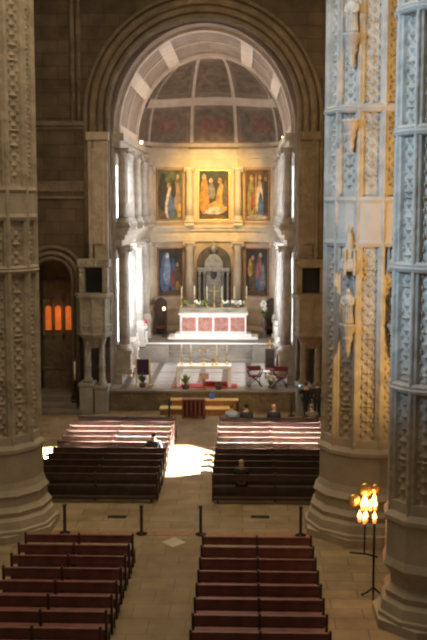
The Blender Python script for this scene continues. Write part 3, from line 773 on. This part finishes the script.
# marble pieces at the altar steps
def pedestal(label, loc, h, top, m_='white'):
    t = thing('marble_urn', label, 'urn', loc)
    bm = nb(); box(bm, -.24, .24, -.24, .24, 0, .12, .02); box(bm, -.19, .19, -.19, .19, .12, h * .5, .02); box(bm, -.24, .24, -.24, .24, h * .5, h * .58, .02); obj('pedestal', bm, m_, t)
    bm = nb(); lathe(bm, [(.1, h * .58), (.06, h * .64), (.2, h * .78), (.22, h * .9), (.15, h * .94), (.2, h)], n=14); obj('urn', bm, m_, t, smooth=True)
    if top:
        for k in range(12):
            bm = nb(); ball(bm, (random.uniform(-.18, .18), random.uniform(-.15, .15), h + random.uniform(.02, .22)), .08, u=7, v=5)
            obj('bloom', bm, top, t, smooth=True)
    return t
pedestal('bright white urn with red flowers at the left of the altar steps', (px2(143, 59.3), 59.3, PZ + .002), 1.1, 'flowerred')
pedestal('pale stone urn at the right end of the altar steps', (4.38, 55.8, FZ + .002), 2.0, None, 'marble')
pedestal('pale stone urn by the right chancel wall, nearer the chairs', (4.4, 52.3, FZ + .002), 1.6, None, 'pink')
pedestal('pale urn by the left chancel wall near the arch', (-3.92, 52.4, FZ + .002), 1.9, None, 'marble')
pedestal('bright urn by the left chancel wall near the altar steps', (-3.92, 55.8, FZ + .002), 1.9, None, 'white')
t = thing('flower_stand', 'dark carved stand topped by white flowers right of the high altar', 'flower stand', (px2(265, 61.8), 61.8, PZ))
bm = nb(); lathe(bm, [(.3, 0), (.3, .1), (.16, .2), (.12, .5), (.22, .7), (.16, .95), (.1, 1.1), (.14, 1.4), (.2, 1.5)], n=14); obj('stand', bm, 'wooddark', t, smooth=True)
for k in range(20):
    bm = nb(); ball(bm, (random.gauss(0, .12), random.gauss(0, .1), 1.6 + random.uniform(0, .65)), .08, u=7, v=5)
    obj('bloom', bm, 'flower', t, smooth=True)
bm = nb()
for k in range(40):
    a = random.uniform(0, 2 * pi); q = Vector((.32 * cos(a), .2 * sin(a), 1.5 + random.uniform(-.5, .5))); sd = Vector((0, .05, .05))
    bm.faces.new([bm.verts.new(v) for v in (Vector((0, 0, 1.5)), q * .6 + Vector((0, 0, .6)) + sd, q, q * .6 + Vector((0, 0, .6)) - sd)])
obj('foliage', bm, 'leaf', t)
def throne(label, loc):
    t = thing('carved_throne', label, 'chair', loc)
    bm = nb(); box(bm, -.38, .38, -.3, .3, .4, .52, .02); obj('seat', bm, 'redcloth', t)
    bm = nb(); box(bm, -.4, .4, .24, .34, 0, 2.05, .03); prism(bm, [(-.4, 2.05), (.4, 2.05), (.2, 2.25), (0, 2.35), (-.2, 2.25)], .25, .33); obj('backrest', bm, 'wooddark', t)
    for s in (-1, 1):
        bm = nb(); box(bm, s * .36 - .05, s * .36 + .05, -.3, .24, 0, .85, .02); obj('side', bm, 'wooddark', t)
    return t
throne('tall dark carved seat left of the high altar under the bluish painting', (px2(160, 63.0), 63.0, PZ))
throne('tall dark carved seat right of the high altar, behind the flower stand', (px2(272, 63.0), 63.0, PZ))
t = thing('sanctuary_lamp', 'small amber lamp on a dark pole left of the high altar', 'lamp', (px2(163.5, 61.9), 61.9, PZ))
bm = nb(); lathe(bm, [(.15, 0), (.15, .04), (.03, .08), (.025, 1.6), (.07, 1.66)], n=12); obj('pole', bm, 'iron', t, smooth=True)
bm = nb(); lathe(bm, [(.06, 1.66), (.08, 1.74), (.06, 1.84)], n=12); obj('glass', bm, 'lamp', t, smooth=True)

# small floodlights on the cornices
def flood(label, loc, rz):
    t = thing('floodlight', label, 'lamp', loc, rz, 'small floodlights on the chancel cornices')
    bm = nb(); box(bm, -.1, .1, -.06, .12, .08, .3, .02); obj('housing', bm, 'iron', t)
    bm = nb(); box(bm, -.08, .08, -.075, -.06, .1, .28, .01); obj('lens', bm, 'lamp', t)
    bm = nb(); box(bm, -.05, .05, -.05, .05, 0, .08, .01); obj('bracket', bm, 'iron', t)
flood('small orange floodlight on the top cornice, left', (AX - 4.2, 60.5, 13.65), 0.4)
flood('small orange floodlight on the top cornice, right', (AX + 4.2, 57, 13.65), -0.4)
flood('small bright floodlight on the lower cornice, left by the upper column', (AX - 4.05, 62.2, 8.8), .4)
flood('small bright floodlight on the lower cornice, right, nearer the arch', (AX + 4.1, 55, 8.8), -.4)
flood('small bright floodlight on the lower cornice, right, nearer the altar', (AX + 4.1, 59.5, 8.8), -.4)

# ------------------------------------------------------------------ chapel contents
t = thing('side_altar', 'small side altar glowing orange in the arched recess behind the left pillar', 'altar', (-7.2, 50.7, .7))
bm = nb(); box(bm, -.85, .85, -.1, .45, 0, 1.0, .02); box(bm, -.9, .9, -.15, .48, 1.0, 1.1, .02); obj('table', bm, 'carveddark', t)
bm = nb(); box(bm, -.9, .9, .3, .45, 1.1, 5.6, .02); obj('retable', bm, 'carveddark', t)
for x in (-.62, -.12, .42):
    bm = nb(); prism(bm, [(x - .15, 3.0), (x + .15, 3.0), (x + .15, 4.1)] + [(x + .15 * cos(a), 4.1 + .15 * sin(a)) for a in [pi * k / 8 for k in range(1, 8)]] + [(x - .15, 4.1)], .24, .31); obj('lit_panel', bm, 'glow', t)
for x in (-.85, -.37, .15, .75):
    bm = nb(); lathe(bm, [(.1, 2.7), (.07, 2.85), (.06, 4.4), (.11, 4.6)], (x, .2, 0), 10); obj('colonnette', bm, 'carveddark', t, smooth=True)
t = thing('candle_stand', 'slim pale candle stand on the steps before the left chapel recess', 'candle stand', (-6.05, 48.3, .44))
bm = nb(); lathe(bm, [(.18, 0), (.18, .04), (.04, .1), (.03, 1.0), (.06, 1.1)], n=12); obj('stem', bm, 'iron', t, smooth=True)
bm = nb(); lathe(bm, [(.05, 1.1), (.05, 2.0), (.01, 2.03)], n=10); obj('candle', bm, 'wax', t, smooth=True)

# ------------------------------------------------------------------ benches
def bench(W, label, dark):
    t = thing('church_bench', label, 'bench')
    wd = 'wooddark' if dark else 'wood'
    h = W / 2
    bm = nb(); box(bm, -h, h, -.045, .0, .7, .92, .01); box(bm, -h, h, -.06, .02, .9, .94, .01); obj('top_rail', bm, wd, t)
    bm = nb(); box(bm, -h, h, -.01, .03, .1, .5, .01); obj('back_board', bm, wd, t)
    bm = nb(); box(bm, -h, h, .02, .42, .42, .46, .01); obj('seat', bm, wd, t)
    n = 3
    for k in range(n):
        x = -h + .03 + (W - .06) * k / (n - 1)
        bm = nb()
        prism(bm, [(0, 0), (.1, 0), (.1, .5), (.02, .5)], x - .03, x + .03)      # profile in (y, z)
        bm2 = nb()
        prism(bm2, [(-.05, 0), (.05, 0), (.06, .42), (.02, .98), (-.06, .98)], -.03, .03)
        for v in bm2.verts: v.co = Vector((x + v.co.y, v.co.x, v.co.z))
        bm.free()
        box(bm2, x - .028, x + .028, .34, .42, 0, .42); box(bm2, x - .02, x + .02, .05, .34, .3, .42)
        obj('end_support' if k != 1 else 'middle_support', bm2, 'wooddark', t)
    bm = nb(); box(bm, -h + .06, h - .06, -.36, -.14, .16, .22, .015); obj('kneeler', bm, 'wooddark' if dark else 'kneel', t)
    for s in (-1, 1):
        bm = nb(); box(bm, s * (h - .2) - .03, s * (h - .2) + .03, -.34, -.03, .08, .16); box(bm, s * (h - .2) - .03, s * (h - .2) + .03, -.34, -.28, 0, .1); obj('kneeler_bracket', bm, 'wooddark', t)
    return t
def ordn(i, n):
    w = ['first', 'second', 'third', 'fourth', 'fifth', 'sixth', 'seventh', 'eighth', 'ninth', 'tenth', 'eleventh']
    return w[i]
def block(W, x0, ys, nm, group, dark, jx, frm):
    proto = None
    for i, y in enumerate(ys):
        lab = '%s church bench in the %s block, %s from its %s' % ('dark wooden' if dark else 'red-brown wooden', nm, ordn(i, len(ys)) + ' row', frm)
        x = x0 + W / 2 + jx(i)
        if proto is None:
            proto = bench(W, lab, dark); proto.location = (x, y, 0); proto['group'] = group
        else: dup(proto, (x, y, 0), 0, lab, group)
RY = [26.85, 26.0, 25.1, 24.2, 23.3, 22.42, 21.5, 20.6, 19.7]
block(3.05, 1.13, RY, 'right rear', 'benches of the right rear block', False, lambda i: 0, 'altar end')
block(3.05, -3.82, [26.9, 26.05, 25.2, 24.3, 23.4, 22.5, 21.6, 20.7, 19.8], 'left rear', 'benches of the left rear block', False, lambda i: 0, 'altar end')
FY = [42.6 - .93 * i for i in range(11)]
block(4.3, 1.2, FY, 'right front', 'benches of the right front block', True, lambda i: 0, 'altar end')
block(4.32, -4.97, FY, 'left front', 'benches of the left front block', True, lambda i: 0, 'altar end')

# ------------------------------------------------------------------ barrier posts, grates
def post(label, x, y, group):
    t = thing('barrier_post', label, 'post', (x, y, 0), 0, group)
    bm = nb(); lathe(bm, [(.17, 0), (.17, .03), (.06, .06), (.045, .1)], n=14); obj('foot', bm, 'iron', t, smooth=True)
    bm = nb(); box(bm, -.045, .045, -.045, .045, .08, .86, .008); obj('shaft', bm, 'wooddark', t)
    bm = nb(); box(bm, -.06, .06, -.06, .06, .86, .92, .012); obj('cap', bm, 'wooddark', t)
for x, n in ((-3.22, 'beside the left pillar base'), (-.85, 'at the left side of the central aisle'), (.97, 'at the right side of the central aisle'), (4.03, 'beside the pillar on the right')):
    post('dark low barrier post behind the front benches, %s' % n, x, 29.75, 'posts across the nave behind the front benches')
post('dark barrier post left of the wooden chancel steps', -1.3, 47.0, 'posts before the chancel')
post('dark barrier post near the standing visitors at the right pulpit', 4.55, 47.4, 'posts before the chancel')
for x, y, n in ((-1.82, 31.43, 'left of the aisle'), (2.82, 31.57, 'right of the aisle')):
    bm = nb(); box(bm, -.3, .3, -.13, .13, 0, .012)
    for k in range(9): box(bm, -.27 + k * .063, -.24 + k * .063, -.11, .11, .012, .02)
    tag(obj('floor_grate', bm, 'iron', None, (x, y, .001)), 'small dark iron floor grate %s behind the front benches' % n, 'grate', 'iron floor grates')

# ------------------------------------------------------------------ votive candle stand
cx, cy = 5.62, 24.85
t = thing('votive_candle_stand', 'black iron votive stand with glowing candle flames beside the bluish pillar', 'candle stand', (cx, cy, 0))
bm = nb()
for k in range(3):
    a = 2 * pi * k / 3 + .4; tube(bm, [(0, 0, .3), (.18 * cos(a), .18 * sin(a), .12), (.34 * cos(a), .34 * sin(a), .02)], .025, 6)
obj('tripod_foot', bm, 'iron', t)
bm = nb(); tube(bm, [(0, 0, .12), (0, 0, 2.1)], .03, 8); obj('pole', bm, 'iron', t)
bm = nb(); tube(bm, [(-.62, 0, 1.22), (-.2, .02, 1.18), (.1, 0, 1.1)], .025, 7); obj('crossbar', bm, 'iron', t)
bm = nb(); tube(bm, [(-.24, .02, 1.18), (-.24, .02, 2.05)], .022, 7); obj('upright', bm, 'iron', t)
bm = nb(); tube(bm, [(-.5, 0, 2.02), (.1, 0, 2.02)], .02, 6); tube(bm, [(-.42, .08, 2.3), (.1, .08, 2.3)], .02, 6); tube(bm, [(-.3, .04, 2.02), (-.3, .08, 2.3), (-.28, .12, 2.46), (.02, .12, 2.46), (.02, .08, 2.3), (.02, .04, 2.02)], .018, 6); obj('rack', bm, 'iron', t)
cand = [(-.38, 0, 2.05), (-.22, 0, 2.05), (-.26, 0, 2.0), (.0, 0, 2.02), (-.3, .08, 2.33), (-.2, .08, 2.35), (-.1, .08, 2.32), (.02, .08, 2.33), (-.24, .12, 2.45), (.0, .12, 2.47)]
for i, (x, y, z) in enumerate(cand):
    bm = nb(); lathe(bm, [(.03, z - .03), (.05, z), (.05, z + .07), (.045, z + .07)], (x, y, 0), 10); c = obj('candle_cup', bm, 'glowdisc', t, smooth=True)
    bm = nb(); lathe(bm, [(.015, z + .07), (.058, z + .12), (.045, z + .18), (.004, z + .28)], (x, y, 0), 8); obj('flame', bm, 'flame', c, smooth=True)
for x, y, z, r in ((-.5, -.02, 2.52, .17), (-.2, .03, 2.78, .19), (.06, .06, 2.8, .14)):  # added discs standing in for out-of-focus spots of light, not real dishes
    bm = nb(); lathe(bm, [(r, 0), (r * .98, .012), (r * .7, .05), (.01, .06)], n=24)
    bm.transform(Matrix.Translation((x, y + .2, z)) @ Matrix.Rotation(R(90), 4, 'X') @ Matrix.Translation((0, 0, -.03))); obj('bokeh_disc', bm, 'brass', t, smooth=True)

# ------------------------------------------------------------------ people
def skin(name, chains, m_, parent, sub=1):
    """each chain: list of (x,y,z,r); first vertex of the first chain is the root; joins share a vertex by index tuples"""
    verts, rad, edges, roots, key = [], [], [], [], {}
    for ch in chains:
        prev = None
        for j, (x, y, z, r) in enumerate(ch):
            k = (round(x, 3), round(y, 3), round(z, 3))
            if k not in key:
                key[k] = len(verts); verts.append((x, y, z)); rad.append(r)
                if j == 0: roots.append(key[k])
            if prev is not None: edges.append((prev, key[k]))
            prev = key[k]
    me = bpy.data.meshes.new(name); me.from_pydata(verts, edges, [])
    o = bpy.data.objects.new(name, me); COL.objects.link(o)
    sm = o.modifiers.new('s', 'SKIN'); sm.use_smooth_shade = True
    for i, d in enumerate(me.skin_vertices[0].data):
        d.radius = (rad[i], rad[i]); d.use_root = i in roots
    ss = o.modifiers.new('u', 'SUBSURF'); ss.levels = ss.render_levels = sub
    dg = bpy.context.evaluated_depsgraph_get()
    new = bpy.data.meshes.new_from_object(o.evaluated_get(dg))
    o.modifiers.clear(); o.data = new; bpy.data.meshes.remove(me); new.name = name
    new.materials.clear(); new.materials.append(M[m_] if isinstance(m_, str) else m_)
    for p in new.polygons: p.use_smooth = True
    o.parent = parent
    return o
def hand(w, d, palm_n, s):
    """fingers rooted in a palm: w wrist point, d direction, palm_n side vector"""
    w, d, n = Vector(w), Vector(d).normalized(), Vector(palm_n).normalized()
    up = d.cross(n).normalized()
    ch = [[(*w, .024), (*(w + d * .05), .034), (*(w + d * .085), .03)]]
    for k, (o_, l) in enumerate(((-.03, .07), (-.01, .085), (.01, .08), (.03, .06))):
        p = w + d * .075 + n * o_
        ch.append([(*p, .0095), (*(p + d * l * .55 + up * .006), .009), (*(p + d * l * .85 + up * .03), .008)])
    p = w + d * .03 - n * .025 * s
    ch.append([(*p, .012), (*(p - n * .03 * s + d * .03), .011), (*(p - n * .035 * s + d * .065 + up * .01), .009)])
    return ch
def head(bm, c, yaw=0., sc=1.):
    b = nb()
    vs = ball(b, (0, 0, 0), .1, .78, .95, 1.18, 20, 16)
    for v in b.verts:
        if v.co.z < -.02 and v.co.y > 0: v.co.x *= 1 - .22 * min(1, -v.co.z / .1)
        if v.co.z < 0 and v.co.y < 0: v.co.y *= .82
    ball(b, (0, .1, -.018), .017, .8, 1.1, 1.5, 8, 6)
    for s in (-1, 1): ball(b, (s * .08, -.005, -.005), .028, .35, .8, 1.15, 8, 6)
    nf = len(b.faces)
    for s in (-1, 1): ball(b, (s * .033, .083, .008), .012, 1.3, .7, .8, 8, 6)
    b.faces.ensure_lookup_table()
    for f in b.faces[nf:]: f.material_index = 1
    nf = len(b.faces)
    ball(b, (0, .083, -.062), .018, 1.3, .5, .35, 8, 6)
    b.faces.ensure_lookup_table()
    for f in b.faces[nf:]: f.material_index = 2
    b.transform(Matrix.Translation(c) @ Matrix.Rotation(yaw, 4, 'Z') @ Matrix.Scale(sc, 4))
    return b
def join_head(body, b):
    bm = nb(); bm.from_mesh(body.data)
    me = bpy.data.meshes.new('h'); b.to_mesh(me); b.free(); bm.from_mesh(me); bpy.data.meshes.remove(me)
    for f in bm.faces: f.smooth = True
    bm.to_mesh(body.data); bm.free()
    body.data.materials.append(M['eye']); body.data.materials.append(M['lip'])
clothes = {}
def cl(c):
    if c not in clothes: clothes[c] = mat('cloth_%d' % len(clothes), c, .9, .2, 8)
    return clothes[c]
def hairmesh(c, yaw, parent, hc, long):
    b = nb()
    ball(b, (0, -.014, .022), .108, .82, .95, 1.12, 18, 14)
    for v in list(b.verts):
        lim = -.02 if v.co.y < .02 else .045
        if v.co.z < lim and not (long and v.co.y < -.02): v.co.z = max(v.co.z, lim - .01); v.co.x *= .9; v.co.y *= .85
    if long:
        ball(b, (0, -.06, -.1), .1, .9, .55, 1.5, 14, 10)
    b.transform(Matrix.Translation(c) @ Matrix.Rotation(yaw, 4, 'Z'))
    obj('hair', b, cl(hc), parent, smooth=True)
def seated(label, x, y, top, hairc, long=False, bald=False, yaw=0., trouser=(.03, .03, .04), lean=0., kneel=False):
    t = thing('person', label, 'person', (x, y, 0)); t.scale = (1.07,) * 3
    hz = .7 if kneel else .56; hip = (0, .2, hz); ch = (0, .17 + lean * .5, hz + .28); sh = (0, .17 + lean, hz + .48)
    nk = (0, .18 + lean, hz + .58); hd = (0, .2 + lean, hz + .71)
    L_ = []; LG = []
    L_.append([(*hip, .13), (*ch, .14), (*sh, .1), (*nk, .055), (*hd, .06)])
    for s in (-1, 1):
        S_ = (s * .19, sh[1], sh[2] - .02); E = (s * .24, sh[1] + .1, sh[2] - .29); W = (s * .1, sh[1] + .33, hz + .06)
        L_.append([(*sh, .1), (*S_, .065), (*E, .046), (*W, .03)])
        L_.extend(hand(W, (-s * .25, .95, -.1), (1, 0, 0), -s))
        lg = [(s * .1, .2, hz - .06, .09), (s * .11, .26, .3, .065), (s * .11, .0, .29, .055), (s * .11, -.18, .2, .04), (s * .11, -.22, .08, .035)] if kneel else [(s * .1, .25, hz - .02, .09), (s * .13, .64, hz - .02, .065), (s * .13, .66, .28, .055), (s * .13, .66, .09, .04), (s * .14, .76, .045, .035)]
        LG.append((s, lg)); L_.append([(*hip, .13)] + lg)
    body = skin('body', L_, 'skin', t)
    join_head(body, head(None, hd, yaw))
    J = [[(*hip, .165), (*ch, .175), (*sh, .13), (nk[0], nk[1], nk[2] - .05, .08)]]
    for s in (-1, 1):
        S_ = (s * .19, sh[1], sh[2] - .02); E = (s * .24, sh[1] + .1, sh[2] - .29); W = (s * .1, sh[1] + .33, hz + .06); W2 = tuple(E[i] + (W[i] - E[i]) * .88 for i in range(3))
        J.append([(*sh, .13), (*S_, .09), (*E, .066), (*W2, .05)])
    skin('jacket', J, cl(top), t)
    T = [[(*hip, .155)]]
    for s, lg in LG: T.append([(*hip, .155)] + [(x_, y_, z_, r_ + .02) for x_, y_, z_, r_ in lg[:-1]])
    skin('trousers', T, cl(trouser), t)
    for s in (-1, 1):
        bm = nb(); ball(bm, (s * .11, -.22, .1) if kneel else (s * .135, .72, .05), .07, .75, .8 if kneel else 1.9, 1.4 if kneel else .7); obj('shoe', bm, 'iron', t, smooth=True)
    if not bald: hairmesh(hd, yaw, t, hairc, long)
    return t
def standing(label, x, y, rz, top, hairc, phone=True, trouser=(.02, .02, .025)):
    t = thing('person', label, 'person', (x, y, 0), rz)
    hip = (0, 0, .95); ch = (0, -.02, 1.22); sh = (0, -.01, 1.42); nk = (0, .0, 1.5); hd = (0, .02, 1.61)
    def arm(s):
        S_ = (s * .19, -.01, 1.4)
        if phone: return S_, (s * .23, .16, 1.2), (s * .07, .36, 1.4)
        return S_, (s * .25, -.03, 1.13), (s * .24, .08, .9)
    def legp(s): return [(s * .1, 0, .9), (s * .11, .02 + .06 * s, .5), (s * .12, -.02 + .08 * s, .1), (s * .13, .12 + .08 * s, .045)]
    L_ = [[(*hip, .13), (*ch, .135), (*sh, .1), (*nk, .055), (*hd, .06)]]
    for s in (-1, 1):
        S_, E, W = arm(s)
        L_.append([(*sh, .1), (*S_, .065), (*E, .045), (*W, .03)])
        L_.extend(hand(W, (-s * .3, .4, .85) if phone else (0, .2, -1), (0, 1, 0) if not phone else (1, 0, 0), -s))
        a, k, f, to = legp(s); L_.append([(*hip, .13), (*a, .09), (*k, .06), (*f, .04), (*to, .035)])
    body = skin('body', L_, 'skin', t); join_head(body, head(None, hd))
    J = [[(hip[0], hip[1], hip[2] - .08, .165), (*hip, .17), (*ch, .17), (*sh, .125), (0, 0, 1.46, .08)]]
    for s in (-1, 1):
        S_, E, W = arm(s); W2 = tuple(E[i] + (W[i] - E[i]) * .88 for i in range(3))
        J.append([(*sh, .125), (*S_, .09), (*E, .066), (*W2, .05)])
    skin('jacket', J, cl(top), t)
    T = [[(*hip, .15)]]
    for s in (-1, 1):
        a, k, f, to = legp(s); T.append([(*hip, .15), (*a, .11), (*k, .08), (*f, .068)])
    skin('trousers', T, cl(trouser), t)
    for s in (-1, 1):
        f = legp(s)[3]; bm = nb(); ball(bm, (f[0], f[1] - .06, .05), .07, .75, 1.9, .7); obj('shoe', bm, 'iron', t, smooth=True)
    hairmesh(hd, 0, t, hairc, False)
    return t
def sx(px, Y): return 2.3 + (px - 245) / 1000 * Y
seated('seated person in pale blue and white top, front row of the right benches', sx(232, 42.7), FY[0] + .03, (.4, .5, .68), (.09, .05, .03))
seated('seated person in black in the front row, right of the pale blue top', sx(247, 42.7), FY[0] + .03, (.03, .035, .05), (.03, .02, .015), yaw=.3)
seated('seated bald person in a dark coat, front row of the right benches', sx(275, 42.7), FY[0] + .03, (.025, .03, .045), (0, 0, 0), bald=True)
seated('seated person in grey at the pillar end of the front row', sx(313.5, 42.7), FY[0] + .03, (.16, .14, .12), (.2, .17, .13))
seated('seated person with fair hair in black, last row of the right front benches', sx(242, 33.5), FY[10] + .03, (.015, .015, .018), (.42, .32, .18), long=True).scale = (1, 1, 1)
seated('lone seated person in dark grey among the left front benches, near the sunlit floor', sx(152.5, 37.2), FY[6] + .03, (.03, .035, .04), (.035, .03, .03))
st = standing('standing visitor in black holding up a phone, before the right pulpit', sx(307, 46.9), 46.9, .75, (.015, .015, .02), (.03, .02, .015))
standing('standing visitor in dark coat half hidden behind the right pillar', sx(318.5, 47.0), 47.0, .2, (.03, .025, .025), (.12, .08, .05), False)
a = .75; lx_, ly_ = 0, .4
bm = nb(); box(bm, -.075, .075, -.005, .005, -.04, .05, .004)
ph = obj('smartphone', bm, 'iron', None, (sx(307, 46.9) - sin(a) * .42, 46.9 + cos(a) * .42, 1.5), rot=(0, 0, a))
tag(ph, 'small phone with blue lit screen held up by the visitor in black', 'phone')
bm = nb(); box(bm, -.068, .068, -.008, -.005, -.034, .044); obj('screen', bm, 'screen', ph)

# ------------------------------------------------------------------ lights
def light(name, typ, loc, target, energy, col, **k):
    l = bpy.data.lights.new(name, typ); l.energy = energy; l.color = col
    o = bpy.data.objects.new(name, l); COL.objects.link(o); o.location = loc
    if target is not None: o.rotation_euler = (Vector(target) - Vector(loc)).to_track_quat('-Z', 'Y').to_euler()
    for a_, v in k.items(): setattr(l, a_, v)
    return o
W = bpy.data.worlds.new('World'); S.world = W; W.use_nodes = True
W.node_tree.nodes['Background'].inputs[0].default_value = (1, .8, .55, 1); W.node_tree.nodes['Background'].inputs[1].default_value = .1
# added overhead fill for nave and crossing, not fixtures of the church
light('nave_fill', 'AREA', (0, 22, 24), (0, 26, 0), 1400, (1, .8, .52), shape='RECTANGLE', size=14, size_y=10)
light('crossing_fill', 'AREA', (0, 36, 23), (0, 36, 0), 1300, (1, .78, .5), shape='RECTANGLE', size=12, size_y=8)
# daylight from high left clerestory onto the right pillars
light('clerestory_left', 'SPOT', (-13, 14, 17), (6.7, 24.5, 13), 29000, (.36, .62, 1), spot_size=R(40), spot_blend=.5, shadow_soft_size=1.2)
# warm lamp in the right aisle
light('aisle_lamp', 'SPOT', (13.5, 19.5, 7), (6.5, 31, 11), 6500, (1, .62, .22), spot_size=R(75), spot_blend=.5, shadow_soft_size=.5)
# the low sun through the lights of a side window: parallel beams
el, az = R(35), R(24)
d = Vector((-cos(el) * cos(az), -cos(el) * sin(az), -sin(el)))
for k in range(5):
    c = Vector((-4.2 + 2.15 * k, 39.05, .3))
    l = light('sun_window', 'AREA', c - d * 13, c, 2600, (1, .95, .88), shape='RECTANGLE', size=4.2, size_y=1.25)
    l.data.spread = R(3)
# chancel: window daylight and retable spots
for s, e in ((-1, 560), (1, 680)):
    l = light('chancel_window_%s' % ('left' if s < 0 else 'right'), 'AREA', (AX + s * (HW - .05), 54.5, 6.2), (AX - s * 4, 57.0, 6.0), e, (.84, .92, 1), shape='RECTANGLE', size=4, size_y=5)
    l.data.spread = R(95)
light('retable_spot', 'SPOT', (AX, 56, 13.2), (AX, 66, 10.6), 7500, (1, .63, .18), spot_size=R(52), spot_blend=.9, shadow_soft_size=.4)
light('altar_spot', 'SPOT', (AX, 52, 13), (AX, 62.5, 3.8), 1700, (1, .8, .56), spot_size=R(46), spot_blend=.7, shadow_soft_size=.4)
light('vault_lamp', 'POINT', (AX, 57, 14.2), None, 470, (1, .82, .64), shadow_soft_size=.8)
light('table_spot', 'SPOT', (AX, 44, 18), (AX, 49, .8), 3200, (1, .86, .66), spot_size=R(20), spot_blend=.8, shadow_soft_size=.5)
light('chapel_lamp', 'POINT', (-7.2, 50.4, 4.6), None, 6, (1, .35, .1), shadow_soft_size=.2)
light('candle_glow', 'POINT', (cx - .25, cy - .15, 2.45), None, 30, (1, .5, .18), shadow_soft_size=.15)

# ------------------------------------------------------------------ camera
cd = bpy.data.cameras.new('camera'); co = bpy.data.objects.new('camera', cd); COL.objects.link(co)
co.location = (2.3, 0, 10)
co.rotation_euler = (pi / 2 - math.atan(113 / 1000), 0, math.atan(31.5 / 1000))
cd.sensor_fit = 'VERTICAL'; cd.sensor_height = 36; cd.lens = 1000 * 36 / 640; cd.clip_end = 300
S.camera = co
S.cycles.filter_width = 2.2
S.view_settings.view_transform = 'Standard'; S.view_settings.look = 'None'
S.view_settings.exposure = 0; S.view_settings.gamma = 1
